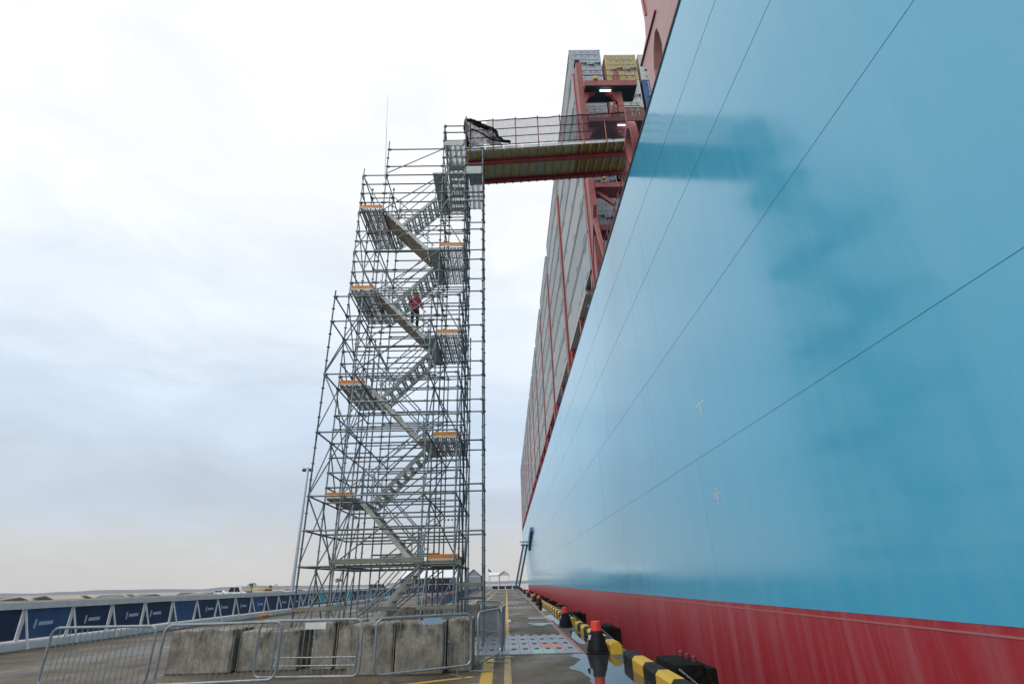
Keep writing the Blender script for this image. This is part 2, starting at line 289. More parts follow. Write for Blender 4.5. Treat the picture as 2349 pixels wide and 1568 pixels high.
def obj(name, mb, m, parent=None, smooth=False, org=None):
    if org is None:
        vs = mb.v; org = V(((min(v[k] for v in vs)+max(v[k] for v in vs))/2 for k in range(3)))
        if parent is None: org.z = min(v[2] for v in vs)
    me = bpy.data.meshes.new(name); me.from_pydata([tuple(V(v)-V(org)) for v in mb.v], [], mb.f); me.update()
    bm = bmesh.new(); bm.from_mesh(me); bmesh.ops.recalc_face_normals(bm, faces=bm.faces[:]); bm.to_mesh(me); bm.free()
    me.materials.append(m)
    if smooth: me.polygons.foreach_set('use_smooth', [True]*len(me.polygons)); me.set_sharp_from_angle(angle=math.radians(40))
    return link(name, me, parent, org)
def thing(name, label, cat, loc=(0, 0, 0), group=None):
    o = link(name, None, None, loc); return tag(o, label, cat, group)
def tag(o, label, cat, group=None):
    o['label'] = label; o['category'] = cat
    if group: o['group'] = group
    return o
def struct(o): o['kind'] = 'structure'; return o
def inst(name, src, parent, p, rot=None):
    o = link(name, src.data, parent, p)
    if rot is not None: o.rotation_euler = rot
    return o
# a stick: shares one mesh for each length and kind, laid from p to q
STICK = {}
def stick(name, p, q, m, parent, r=.024, n=8, ends=None):
    p = V(p); q = V(q); d = q-p; ln = round(d.length, 3); key = (name, ln, r, m.name, ends)
    if key not in STICK:
        mb = MB().tube((0, 0, -ln/2), (0, 0, ln/2), r, n)
        if ends:                                   # wedge heads where a ledger hooks on to the rosette
            for sgn in (-1, 1): mb.box((-.05, -.024, sgn*(ln/2-.055)-.05), (.05, .024, sgn*(ln/2-.055)+.05))
        me = bpy.data.meshes.new(name); me.from_pydata(mb.v, [], mb.f); me.update(); me.materials.append(m)
        me.polygons.foreach_set('use_smooth', [True]*len(me.polygons)); me.set_sharp_from_angle(angle=math.radians(50)); STICK[key] = me
    o = link(name, STICK[key], parent, (p+q)/2); o.rotation_euler = d.to_track_quat('Z', 'Y').to_euler(); return o
ORD = ['nearest', 'second', 'third', 'fourth', 'fifth', 'sixth', 'seventh', 'eighth', 'ninth', 'tenth', 'eleventh', 'twelfth', 'thirteenth', 'fourteenth']

# ================================================================== THE SETTING
o = struct(obj('sea', MB().quad((-6000, -300, -3), (6000, -300, -3), (6000, 9000, -3), (-6000, 9000, -3)), sea))
QX = 3.22
def sk(y): return .007*(y-16)
quay = struct(obj('quay', MB().prism([(-160, -60, -8), (QX+sk(-60), -60, -8), (QX+sk(240), 240, -8), (QX+sk(240), 420, -8), (-160, 420, -8)], (0, 0, 8)), conc, org=(0, 0, 0)))
land = MB()
for i in range(60):                      # low reclaimed land beyond the basin
    x = -900+i*14+random.uniform(-5, 5); y = 640+random.uniform(-60, 60)
    land.prism([(x-16, y, -3), (x+16, y, -3), (x+9, y+random.uniform(-3, 3), random.uniform(-.6, .5)), (x-8, y, random.uniform(-.6, .5))], (0, 60, 0))
struct(obj('terrain', land, shore_m))
coast = MB(); pts = []
for i in range(81):
    x = -4500+i*105; pts.append((x, 3400, 6+9*abs(math.sin(i*.37))+random.uniform(0, 6)))
for i in range(80): coast.prism([(pts[i][0], 3400, -3), (pts[i+1][0], 3400, -3), pts[i+1], pts[i]], (0, 120, 0))
struct(obj('hills', coast, shore2))
# --- paint and joints on the apron: thin sheets a few mm proud
def strip(name, x0, y0, x1, y1, w, m, z=.004, seg=1):
    p = V((x0, y0, z)); q = V((x1, y1, z)); s = (q-p).cross(V((0, 0, 1))).normalized()*w/2
    return obj(name, MB().quad(p-s, p+s, q+s, q-s), m, quay)
strip('yellow_line', -.40, 7, -.50, 16.15, .25, ylin); strip('yellow_line', -.51, 21.9, -.60, 60, .2, ylin2)
strip('yellow_line', -.02, 5, -.03, 16.15, .15, ylin2); strip('yellow_line', -.04, 21.9, -.28, 165, .16, ylin)
strip('yellow_line', -2.1, 12.0, -.75, 12.75, .2, ylin, .008)
strip('yellow_line', -2.6, 11.55, -.55, 11.9, .1, ylin2, .012)
strip('yellow_line', -2.2, 26, -2.6, 160, .25, ylin2); strip('yellow_line', -3.4, 30, -4.0, 160, .35, ylin2)
strip('red_line', 1.945, 16.18, 1.945+sk(170), 170, .17, pink)
for y, w, m in ((46, .5, wlin), (58, 1.2, wlin), (74, .35, conc), (27.6, .03, slotm), (33.5, .03, slotm), (39.5, .03, slotm), (9.5, .02, slotm)):
    strip('joint_strip', -.0, y, 1.84, y, w, m, .004)
strip('white_patch', .05, 29.2, .05, 30.8, .18, wlin, .008)
for x in (.35, .75, 1.15, 1.55): obj('drain_cap', MB().lathe((x, 45.2, 0), [(.09, .003), (.085, .02), (.01, .024)], 10), slotm, quay)
# --- trench cover plates: 8 columns by 4 rows, each with its lifting slot
rows = [(16.22, 17.50), (17.53, 18.90), (18.93, 20.30), (20.33, 21.72)]
cx = [-1.28+i*.3195 for i in range(11)]
pm = {(6, 0): plate_n, (7, 0): plate_n, (7, 1): plate_p, (8, 1): plate_p}
cache = {}
for r_, (y0, y1) in enumerate(rows):
    for c_ in range(10):
        x0, x1 = cx[c_]+.004, cx[c_+1]-.004; mt = pm.get((c_, r_), plate_g)
        pl = obj('cover_plate', MB().bev((x0, y0, -.01), (x1, y1, .022+random.uniform(0, .004)), .004), mt, quay)
        obj('lifting_slot', MB().box((x0+.09, y1-.33, .0), (x0+.225, y1-.06, .030)), slotm, pl)
strip('joint_strip', -1.4, 16.12, 3.2, 16.12, .05, slotm, .006)
# --- standing water in front of the plates
pd = MB(); loop = [(2.62, 9.0, .007), (2.62, 16.06, .007)]
for i in range(160):
    f = i/159; y = 16.05-7.0*f; loop.append((1.58+.09*math.sin(3.1*y)+.03*math.sin(6.3*y+1)+.008*math.sin(19*y)+.14*math.sin(1.3*y), y, .007))
pd.quad(*loop); struct(obj('puddle', pd, water))
for k, (px_, py_, rx, ry) in enumerate(((2.42, 30.5, .34, 4.2), (1.45, 27.3, .5, .9), (1.5, 31.6, .5, .6), (2.45, 20.4, .3, 2.1), (2.5, 42, .3, 5.0))):
    loop = []
    for i in range(36):
        a = i/36*2*math.pi; f = 1+.22*math.sin(3*a+k)+.13*math.sin(5*a+2*k)
        loop.append((px_+rx*f*math.cos(a), py_+ry*f*math.sin(a), .007))
    struct(obj('puddle', MB().quad(*loop), water))

# ================================================================== THE SHIP
HX, ZD, ZB = 5.56, 17.70, 1.18
ship = thing('container_ship', 'huge pale blue container ship hull with red boot topping beside the quay', 'ship', (HX+12, 60, -3))
def yz(loop, x0, x1): return MB().prism([(x0, y, z) for y, z in loop], (x1-x0, 0, 0))
obj('hull_topside', yz([(-70, ZB), (155, ZB), (170, 7), (204, ZD), (-70, ZD)], HX, HX+40), hullb, ship)
obj('boot_topping', yz([(-70, -8), (140, -8), (151, -1.5), (155, ZB), (-70, ZB)], HX+.003, HX+39.9), boot, ship)
for z in (4.87, 8.69, 12.40, 15.12):
    obj('weld_seam', MB().prism([(HX+.01, -70, z-.014), (HX-.006, -70, z), (HX+.01, -70, z+.014)], (0, 225+z*2, 0)), seamm, ship)
for y, z0, z1 in ((20.0, 4.9, ZD), (31.5, 1.2, 12.4), (8.2, 1.2, 4.8), (43, 4.9, ZD), (57, 1.2, ZD)):
    obj('weld_seam', MB().box((HX-.002, y-.008, z0), (HX+.01, y+.008, z1)), hullb, ship)
rs_ = random.Random(3)
for za_, zb_ in ((1.2, 4.86), (4.88, 8.68), (8.7, 12.39), (12.41, 15.11), (15.13, ZD)):
    y = rs_.uniform(2, 9)
    while y < 120: obj('weld_seam', MB().box((HX-.003, y-.004, za_), (HX+.01, y+.004, zb_)), hullb, ship); y += rs_.uniform(10.5, 12.5)
obj('boot_line', MB().box((HX-.003, -70, ZB-.12), (HX+.02, 154, ZB-.095)), mat('boot_line_pink', (.45, .16, .16), .5), ship)
obj('gunwale', MB().box((HX-.03, -70, ZD-.02), (HX+.25, 203, ZD+.10)), c_drk, ship)
# painted draught marks
dm = mat('draught_mark_white', (.68, .72, .75), .5)
T = MB(); T.box((HX-.004, 14.05, 6.225), (HX+.01, 14.72, 6.275)); T.box((HX-.004, 14.35, 5.90), (HX+.01, 14.40, 6.225)); obj('draught_mark', T, dm, ship)
T = MB(); T.box((HX-.004, 14.28, 3.48), (HX+.01, 14.31, 3.95)); T.box((HX-.004, 14.14, 3.70), (HX+.01, 14.28, 3.72))
for y0 in (14.07, 14.40):
    for z0 in (3.60, 3.71, 3.82): T.box((HX-.004, y0, z0), (HX+.01, y0+.13, z0+.022))
    for yy in (y0, y0+.11): T.box((HX-.004, yy, 3.60), (HX+.01, yy+.022, 3.84))
obj('draught_mark', T, dm, ship)
# far boarding recess: shade of its opening painted on a box proud of the hull
obj('recess_shade_box', yz([(118, 11.6), (129, 10.0), (135, 8.6), (132, 11.4), (121, 12.6)], HX-.45, HX+.05), recess, ship)
# deck edge: side deck, coaming, hatch side girder, pedestals
obj('side_deck', MB().box((HX+.2, -70, ZD-.3), (HX+4, 203, ZD-.05)), dred, ship)
obj('hatch_coaming', MB().box((HX+1.35, 28.4, ZD-.05), (HX+1.6, 202, 19.45)), dred, ship)
obj('transverse_coaming', MB().box((HX+1.3, 28.15, ZD-.05), (HX+12, 28.38, 19.1)), c_drk, ship)
BAY0, PITCH, CL = 28.45, 14.5, 12.19
NB = 12
for k in range(NB):
    y = BAY0+k*PITCH
    for yy in (y+.15, y+CL/2-.1, y+CL-.45): obj('pedestal', MB().box((HX+.1, yy, ZD-.05), (HX+.55, yy+.35, 19.45)), redp, ship)
    obj('outboard_girder', MB().box((HX+.04, y+2.5 if k == 0 else y, 19.28), (HX+.55, y+CL, 19.60)), c_wht if k < 2 else redp, ship)
    if k: 
        for yy in (y-2.0, y-.6): obj('deck_rail_post', MB().tube((HX+.15, yy, ZD), (HX+.15, yy, ZD+1.1), .03, 6), redl, ship)
    obj('deck_rail', MB().tube((HX+.15, y-2.2, ZD+1.1), (HX+.15, y+CL, ZD+1.1), .025, 6), redp, ship)
# --- lashing bridges: red frames standing between the bays
def frame_piece(nm, par, a, b, m=redl): return obj(nm, MB().box(a, b), m, par)
lb = link('lashing_bridge', None, ship, (9, 26.7, ZD))
lb['label'] = 'red lashing bridge behind the gangway with walkways and lit lamps'
obj('column', MB().bev((5.58, 26.35, ZD-.05), (6.0, 27.25, 35.9), .03), redl, lb)
obj('column_edge_strip', MB().box((5.50, 27.28, ZD-.05), (5.585, 27.5, 35.9)), redp, lb)
obj('column', MB().bev((8.25, 26.35, 24.0), (8.62, 26.8, 34.9), .03), redl, lb)
obj('column', MB().bev((11.6, 26.35, ZD), (12.0, 27.25, 34.0), .03), redl, lb)
obj('walkway', MB().box((6.0, 25.9, 32.95), (9.62, 27.3, 33.45)), redl, lb)
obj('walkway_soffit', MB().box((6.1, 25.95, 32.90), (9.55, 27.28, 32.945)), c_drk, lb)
obj('walkway', MB().box((6.0, 25.9, 29.6), (12.0, 27.4, 29.95)), dred, lb)
obj('walkway', MB().box((6.0, 26.2, 24.3), (12.0, 27.3, 24.68)), redl, lb)
obj('walkway', MB().box((6.0, 26.2, 21.0), (12.0, 27.3, 21.4)), dred, lb)
# knee brackets with a sloped underside
for x0, s in ((6.0, 1), (8.25, -1)):
    for zt in (32.9, 29.6): obj('knee_bracket', MB().prism([(x0, 26.4, zt), (x0+s*.75, 26.4, zt), (x0+s*.35, 26.4, zt-.28), (x0, 26.4, zt-1.0)], (0, .3, 0)), redl, lb)
obj('diagonal_brace', MB().beam((6.0, 26.6, 24.3), (7.2, 26.6, 23.2), .2, .22), redl, lb)
obj('diagonal_brace', MB().beam((8.4, 26.6, 32.9), (7.3, 26.7, 30.0), .16, .18), redp, lb)
for x0, x1, z in ((7.05, 7.82, 32.76), (7.95, 8.62, 29.5)):
    obj('deck_lamp', MB().tube((x0, 26.2, z+.02), (x1, 26.2, z+.02), .05, 10), lampm, lb)
for zt in (33.45, 29.95, 24.68):
    rl = MB()
    for x in [6.1+.7*i for i in range(6 if zt > 33 else 5)]: rl.tube((x, 25.95, zt), (x, 25.95, zt+1.05), .022, 6)
    for h in (.5, 1.05): rl.tube((6.0, 25.95, zt+h), (9.6, 25.95, zt+h), .022, 6)
    obj('walkway_rail', rl, redl if zt > 33 else redp, lb)
obj('work_lamp', MB().bev((6.62, 25.8, 33.5), (6.92, 26.0, 33.8), .02), yellowst, lb); obj('work_lamp', MB().bev((6.4, 25.9, 24.75), (6.65, 26.1, 25.1), .02), yellowst, lb)
obj('end_fitting', MB().bev((5.52, 26.3, 35.9), (5.86, 26.9, 36.1), .02), c_drk, lb)
# lashing rods crossing on the door ends
for (xa, za, xb, zb) in ((6.1, 33.5, 7.9, 36.9), (7.9, 33.5, 6.1, 36.9), (8.8, 33.5, 10.4, 36.6), (10.4, 33.5, 8.8, 36.6), (6.2, 29.95, 7.8, 33), (7.8, 29.95, 6.2, 33), (6.1, 24.7, 7.9, 27.9), (7.9, 24.7, 6.1, 27.9), (8.9, 29.9, 10.5, 34.0)):
    obj('lashing_rod', MB().tube((xa, 27.6, za), (xb, 28.2, zb), .022, 6), c_door, lb)
# the nearest frame: broad red column with a knee hole, leaning over the side deck
nb = link('lashing_bridge', None, ship, (7, 12.6, ZD)); nb['label'] = 'broad red lashing bridge column with a curved opening near the top edge'
bm = bmesh.new()
outer = [(11.12, 17.6), (11.12, 30), (13.30, 30), (13.34, 21.3), (13.52, 20.55), (14.42, 20.30), (14.42, 20.12), (13.95, 19.4), (13.92, 17.6)]
inner = [(12.46, 19.62), (12.34, 19.2), (12.28, 18.5), (12.5, 17.95), (13.34, 17.95), (13.34, 18.6), (13.05, 19.25), (12.72, 19.66)]
vo = [bm.verts.new((5.66, y, z)) for y, z in outer]; vi = [bm.verts.new((5.66, y, z)) for y, z in inner]
ed = [bm.edges.new((vo[i], vo[(i+1) % len(vo)])) for i in range(len(vo))]+[bm.edges.new((vi[i], vi[(i+1) % len(vi)])) for i in range(len(vi))]
bmesh.ops.triangle_fill(bm, use_beauty=True, edges=ed)
fs = bmesh.ops.extrude_face_region(bm, geom=bm.faces[:]); bmesh.ops.translate(bm, vec=(.75, 0, 0), verts=[v for v in fs['geom'] if isinstance(v, bmesh.types.BMVert)])
obj('column', MB().add(bm), redpale, nb)
obj('flange', MB().box((5.60, 12.2, 20.14), (6.5, 14.42, 20.20)), dred, nb); obj('side_column', MB().box((6.0, 11.12, 17.65), (8.5, 11.9, 30)), redp, nb)
obj('edge_rib', MB().box((5.60, 13.02, 21.2), (5.66, 13.09, 30)), redp, nb)
# roller fairlead and small plated bracket beside the gangway foot
fr = link('fairlead', None, ship, (5.9, 17.5, ZD))
ring = MB(); 
bm = bmesh.new(); NR = 20
for i in range(NR):
    a = 2*math.pi*i/NR
    for rr_, xx in ((1, 5.66), (.72, 5.66), (.72, 5.95), (1, 5.95)): bm.verts.new((xx, 17.45+.62*rr_*math.cos(a), 19.05+1.28*rr_*math.sin(a)))
bm.verts.ensure_lookup_table()
for i in range(NR):
    for k in range(4): a = i*4+k; c = i*4+(k+1) % 4; d_ = ((i+1) % NR)*4; bm.faces.new([bm.verts[q] for q in (a, c, d_+(k+1) % 4, d_+k)])
obj('ring', ring.add(bm), redl, fr, smooth=True)
obj('stiffener', MB().box((5.72, 16.95, ZD), (5.9, 17.02, 18.6)), dred, fr); obj('stiffener', MB().box((5.72, 17.88, ZD), (5.9, 17.95, 18.6)), dred, fr)
# sloping braces on the side deck near the lashing bridge
for (a, c) in (((5.65, 24.2, ZD), (5.65, 25.9, 21.6)), ((5.65, 27.3, 19.3), (5.65, 25.5, 22.3)), ((5.65, 28.6, ZD), (5.65, 27.2, 19.4))):
    obj('side_brace', MB().beam(a, c, .2, .22, (1, 0, 0)), redl, ship)
for y in (19.2, 20.2, 21.2, 22.2, 23.2, 24.6): obj('deck_rail_post', MB().tube((HX+.12, y, ZD), (HX+.12, y, ZD+1.05), .025, 6), redl, ship)
for h in (.55, 1.05): obj('deck_rail', MB().tube((HX+.12, 18.6, ZD+h), (HX+.12, 25.6, ZD+h), .022, 6), redp, ship)
obj('deck_house', MB().bev((7.3, 20.5, ZD), (9.5, 24.5, 22.4), .05), c_drk, ship)
# lower lashing frames further along, a red post pair in each gap
for k in range(1, NB):
    y = BAY0+k*PITCH-1.35; g = link('lashing_bridge', None, ship, (6.5, y, ZD))
    zt = 36.4 if k < 3 else 38.0
    obj('column', MB().box((5.54, y-.15, ZD), (5.82, y+.15, zt)), redp, g); obj('column', MB().box((8.0, y-.2, ZD), (8.3, y+.2, zt)), redp, g)
    for z in (24.4, 29.6, 33.2): obj('walkway', MB().box((5.86, y-.5, z), (8.0, y+.5, z+.3)), dred, g)

# ================================================================== CONTAINERS
# one corrugated side wall mesh shared by all (local: length along +Y, outer face towards -X)
CW, CH = 2.44, 2.79
def corr_mesh(name, m):
    mb = MB(); n_ = 40; st = (CL-.3)/n_; prof = []
    for i in range(n_):
        y = .15+i*st; prof += [(0, y), (0, y+st*.32), (.036, y+st*.5), (.036, y+st*.82)]
    prof.append((0, CL-.15))
    for i in range(len(prof)-1): mb.quad((prof[i][0]+.035, prof[i][1], .17), (prof[i+1][0]+.035, prof[i+1][1], .17), (prof[i+1][0]+.035, prof[i+1][1], CH-.13), (prof[i][0]+.035, prof[i][1], CH-.13))
    me = bpy.data.meshes.new(name); me.from_pydata(mb.v, [], mb.f); me.materials.append(m); me.update(); return me
def frame_mesh(name, m, full=True):
    mb = MB()
    for x in (0, CW-.15):
        mb.box((x, 0, 0), (x+.15, CL, .17)); mb.box((x, 0, CH-.13), (x+.12, CL, CH))
        for y in (0, CL-.15): mb.box((x+.003, y+.003, .17), (x+.15, y+.15, CH-.13))
    for y in (0, CL-.12): mb.box((.15, y, 0), (CW-.15, y+.12, .16)); mb.box((.12, y, CH-.13), (CW-.15, y+.12, CH-.003))
    for x in (-.006, CW-.17):
        for y in (-.006, CL-.17):
            for z in (-.01, CH-.115): mb.box((x, y, z), (x+.176, y+.176, z+.122))
    me = bpy.data.meshes.new(name); me.from_pydata(mb.v, [], mb.f); me.materials.append(m); me.update(); return me
def body_mesh(name, m):
    mb = MB(); mb.box((.10, .1, .17), (CW-.04, CL-.06, CH-.03))
    me = bpy.data.meshes.new(name); me.from_pydata(mb.v, [], mb.f); me.materials.append(m); me.update(); return me
def door_mesh(name, m):
    mb = MB(); w = CW/2-.17
    mb.box((0, 0, 0), (w, .05, CH-.34))
    for z in (.25, .85, 1.45, 2.05): mb.box((.06, -.025, z), (w-.06, .0, z+.24))        # pressed panels
    me = bpy.data.meshes.new(name); me.from_pydata(mb.v, [], mb.f); me.materials.append(m); me.update(); return me
rodm = bpy.data.meshes.new('locking_rod'); mb = MB(); mb.tube((0, 0, .05), (0, 0, CH-.36), .024, 8)
for z in (.15, 1.1, 1.9, CH-.5): mb.box((-.06, -.03, z), (.06, .03, z+.07))
rodm.from_pydata(mb.v, [], mb.f); rodm.materials.append(c_grey2)
hnd = bpy.data.meshes.new('door_handle'); mb = MB(); mb.box((-.02, -.04, -.03), (.42, 0, .03)); mb.box((.3, -.05, -.09), (.44, 0, .09)); hnd.from_pydata(mb.v, [], mb.f); hnd.materials.append(c_drk)
MC = {}
def cmesh(kind, m):
    if (kind, m.name) not in MC: MC[(kind, m.name)] = {'side': corr_mesh, 'frame': frame_mesh, 'body': body_mesh, 'door': door_mesh}[kind]({'side': 'side_wall', 'frame': 'corner_frame', 'body': 'body', 'door': 'door'}[kind], m)
    return MC[(kind, m.name)]
def lettering(seed):
    rnd = random.Random(seed); mb = MB()
    def word(y, z, h, nch):
        for c in range(nch):
            w = h*.62
            for b_ in range(rnd.choice((1, 2, 2))): yy = y+b_*w*.55; mb.box((-.004, yy, z), (.004, yy+w*.26, z+h))
            zz = z+h*rnd.choice((0, .4, .78)); mb.box((-.004, y, zz), (.004, y+w*.78, zz+h*.2)); y += w*1.1
    word(.7, 2.2, .13, 11); word(1.0, .40, .11, 14); word(5.0, .42, .12, 9); word(9.6, 2.2, .12, 9)
    me = bpy.data.meshes.new('side_lettering'); me.from_pydata(mb.v, [], mb.f); me.materials.append(c_mark); return me
LET = [lettering(i) for i in range(3)]
emb = bpy.data.meshes.new('side_emblem'); mb = MB().box((-.004, 0, 0), (.004, 1.5, 1.7)); emb.from_pydata(mb.v, [], mb.f); emb.materials.append(c_emb)
def container(x, y, z, m, label, doors=None, parts=True, seed=0, letters=True, group='containers stacked on the ship'):
    t = thing('shipping_container', label, 'container', (x, y, z), group)
    link('body', cmesh('body', m), t, (x, y, z)); link('side_wall', cmesh('side', m), t, (x, y, z)); link('corner_frame', cmesh('frame', m), t, (x, y, z))
    if letters: link('side_lettering', LET[seed % 3], t, (x+.03, y, z))['kind'] = 'stuff'
    if letters and seed % 4 == 1: link('side_emblem', emb, t, (x+.028, y+3.2, z+.55))
    if doors:
        for i in (0, 1):
            dx = x+.16+i*(CW/2-.155); d = link('door', cmesh('door', doors), t, (dx, y-.012, z+.18))
            for rx in (.26, .74): r_ = link('locking_rod', rodm, d, (dx+rx*(CW/2-.17), y-.055, z+.19)); link('door_handle', hnd, d, (dx+rx*(CW/2-.17)-.1, y-.075, z+1.0+.15*(rx > .5)))
    return t
TZ = 19.64; TH = 2.925
tn = ['bottom', 'second lowest', 'third lowest', 'middle', 'third highest', 'second highest', 'topmost']
sides = [c_grey2, c_grey, c_grey2, c_grey, c_grey2, c_grey, c_grey]
seed = 0
for k in range(NB):
    where = 'in the stack nearest the gangway, doors facing it' if k == 0 else ('in the farthest stack of the ship side' if k == NB-1 else f'in the {ORD[k]} stack along the ship side')
    for tr_ in range(7):
        seed += 1; m = random.choice(sides)
        if k == 5 and tr_ in (1, 2): m = c_tan
        container(HX+.04, BAY0+k*PITCH, TZ+tr_*TH, m, f'{"cream" if m is c_tan else "light grey"} container, {tn[tr_]} {where}', doors=c_door if k == 0 else None, seed=seed, letters=k < 5)
row1 = [(c_brn, 'brown'), (c_grey, 'grey'), (c_brn, 'brown'), (c_blu, 'navy'), (c_brn, 'rust brown'), (c_wht, 'off-white'), (c_yel, 'mustard yellow')]
row2 = [(c_grey, 'grey'), (c_brn, 'brown'), (c_grey, 'grey'), (c_brn, 'brown'), (c_brn, 'brown'), (c_blu, 'navy blue'), (c_wht, 'white')]
for x, rw, wd in ((8.34, row1, 'second row inboard'), (10.98, row2, 'third row inboard')):
    for tr_ in range(7):
        seed += 1; m, cn = rw[tr_]
        container(x, BAY0, TZ-.35+tr_*TH*.985, m, f'{cn} container, {tn[tr_]} of the {wd}, doors showing', doors=m, seed=seed, letters=False)
tag(obj('oil_drum', MB().lathe((HX+.45, 31.2, ZD-.05), [(.28, 0), (.3, .02), (.3, .28), (.315, .3), (.3, .32), (.3, .58), (.315, .6), (.3, .62), (.3, .88), (.28, .9)], 18), bluebag, smooth=True), 'blue drum standing at the ship deck edge below the containers', 'drum')

# --- far accommodation ladder hanging from the hull to the quay
al = thing('accommodation_ladder', 'blue green boarding ladder sloping from the far hull to the quay', 'ladder', (2.9, 165, 0))
P0, P1 = V((4.9, 148, 10.6)), V((2.75, 164, .2)); sv = V((1, .1, 0)).normalized()*.5
for s in (-1, 1):
    obj('stringer', MB().beam(P0+sv*s, P1+sv*s, .26, .4), ladd, al)
    obj('handrail', MB().beam(P0+sv*s+V((0, 0, 1.0)), P1+sv*s+V((0, 0, 1.0)), .14, .14), ladd, al)
    for i in range(9): f = i/8; obj('rail_post', MB().beam(P0.lerp(P1, f)+sv*s, P0.lerp(P1, f)+sv*s+V((0, 0, 1.0)), .06, .06, (1, 0, 0)), ladd, al)
for i in range(28): c = P0.lerp(P1, (i+.5)/28); obj('step', MB().box(c+V((-.4, -.12, -.03)), c+V((.4, .12, .03))), ladd, al)
obj('platform', MB().box((3.7, 146.5, 10.5), (HX-.01, 149.5, 10.75)), ladd, al); obj('boom', MB().beam((3.4, 147, 11.35), (HX, 147, 11.35), .25, .25), ladd, al)

# ================================================================== GANGWAY BRIDGE
gw = thing('gangway_bridge', 'red steel gangway bridge with black net from scaffold tower to ship', 'gangway', (-1.5, 19.6, 20))
GX0, GX1 = -1.52, 6.25
def gz(x): return 20.0+(x-GX0)/(GX1-GX0)*.52
def gp(x, y, dz=0): return V((x, y, gz(x)+dz))
YN, YB1, YB2 = 18.66, 19.25, 20.55
for y in (YB1, YB2):
    i_ = MB()
    for dz, w, h in ((-.10, .17, .022), (-.29, .17, .022), (-.195, .03, .18)): i_.beam(gp(GX0, y, dz), gp(GX1, y, dz), w, h)
    obj('main_beam', i_, redp, gw)
i = 0; x = GX0+.12
while x < GX1:
    jj = MB(); jj.beam(gp(x, YN+.02, -.045), gp(x, YB2+.1, -.045), .065, .085); obj('joist', jj, yellowst, gw)
    obj('joist_bracket', MB().beam(gp(x, YB2-.09, -.31), gp(x, YB2+.09, -.31), .07, .05), dred, gw)
    x += .405
npl = 9
for k in range(npl):
    a = GX0+(GX1-GX0)*k/npl; c = GX0+(GX1-GX0)*(k+1)/npl-.0015
    mb = MB(); mb.prism([gp(a, YN, 0), gp(c, YN, 0), gp(c, YN, .03), gp(a, YN, .03)], (0, YB2+.15-YN, 0)); obj('deck_plate', mb, rustdeck if k > 5 else greydeck, gw)
    mb = MB(); mb.beam(gp(a, YN-.02, .07), gp(c-.03, YN-.02, .07), .025, .16); obj('toe_plate', mb, white, gw)
for k in range(8):
    x = GX0+.15+k*(GX1-GX0-.3)/7
    for y in (YN-.05, YB2+.12): obj('rail_post', MB().tube(gp(x, y, -.05), gp(x, y, 1.92 if y < 19 else 1.3), .026, 8), redp, gw)
for y in (YN-.05, YB2+.12):
    for h in (.22, .72, 1.22): obj('handrail', MB().tube(gp(GX0, y, h), gp(GX1, y, h), .021, 8), blackp, gw)
# net laced to the rails: hangs in shallow folds between posts
def sheet(P, Q, h0, h1, nx, nzz, amp, sd_):
    rnd = random.Random(sd_); mb = MB(); idx = {}
    for i in range(nx+1):
        f = i/nx; p = V(P).lerp(V(Q), f); sag = .035*abs(math.sin(f*7*math.pi))
        for j in range(nzz+1):
            g = j/nzz; z = h0+(h1-h0)*g-(sag if j == nzz else 0)
            idx[i, j] = len(mb.v); mb.v.append(tuple(p+V((0, rnd.uniform(-amp, amp), z))))
    for i in range(nx):
        for j in range(nzz): mb.f.append((idx[i, j], idx[i+1, j], idx[i+1, j+1], idx[i, j+1]))
    return mb
obj('net', sheet(gp(GX0+.9, YN-.075), gp(GX1-.2, YN-.075), .16, 1.78, 46, 8, .02, 1), net, gw, smooth=True)
obj('net', sheet(gp(GX0, YB2+.145), gp(GX1-.2, YB2+.145), .16, 1.2, 46, 6, .02, 2), net, gw, smooth=True)
rope = [gp(GX0-.05+(GX1-.15-GX0)*k/60, YN-.08, 1.78-.035*abs(math.sin(k/60*7*math.pi))+random.uniform(-.012, .012)) for k in range(61)]
obj('net_border', MB().path(rope, .028, 6), black, gw)
# loose net end gathered round the tower end of the rail
gb = MB(); idx = {}; rnd = random.Random(5); NU, NV = 22, 16
for i in range(NU+1):
    for j in range(NV+1):
        u, v_ = i/NU, j/NV
        top = 1.86-.95*max(0, u-.12)**1.1; bot = .10+.02*math.sin(9*u); hh = bot+(top-bot)*v_
        fold = .09*math.sin(8*u+5*v_)+.05*math.sin(19*u-7*v_)
        idx[i, j] = len(gb.v); gb.v.append(tuple(gp(GX0-.1+1.75*u*(1-.25*v_*u), YN-.16+fold, hh)))
for i in range(NU):
    for j in range(NV): gb.f.append((idx[i, j], idx[i+1, j], idx[i+1, j+1], idx[i, j+1]))
obj('net', gb, netd, gw, smooth=True)
for k, pts in enumerate(([(-.1, 1.84), (.25, 1.72), (.6, 1.50), (1.0, 1.22), (1.28, 1.02), (1.42, .84)], [(-.08, 1.82), (-.13, 1.3), (-.02, .8), (.08, .15)], [(1.35, .9), (1.45, .6), (1.7, .35), (2.1, .22)], [(.1, 1.75), (.5, 1.42), (.85, 1.25), (1.3, 1.1)], [(.2, 1.2), (.7, .9), (1.1, .5), (1.9, .2)])):
    pp = []
    for a, c in zip(pts[:-1], pts[1:]):
        for q in range(5): f = q/5; pp.append(gp(GX0+a[0]+(c[0]-a[0])*f, YN-.16+random.uniform(-.03, .03), a[1]+(c[1]-a[1])*f+random.uniform(-.02, .02)))
    obj('net_fold', MB().path(pp, (.085, .06, .07, .075, .04)[k], 7), black, gw, smooth=True)

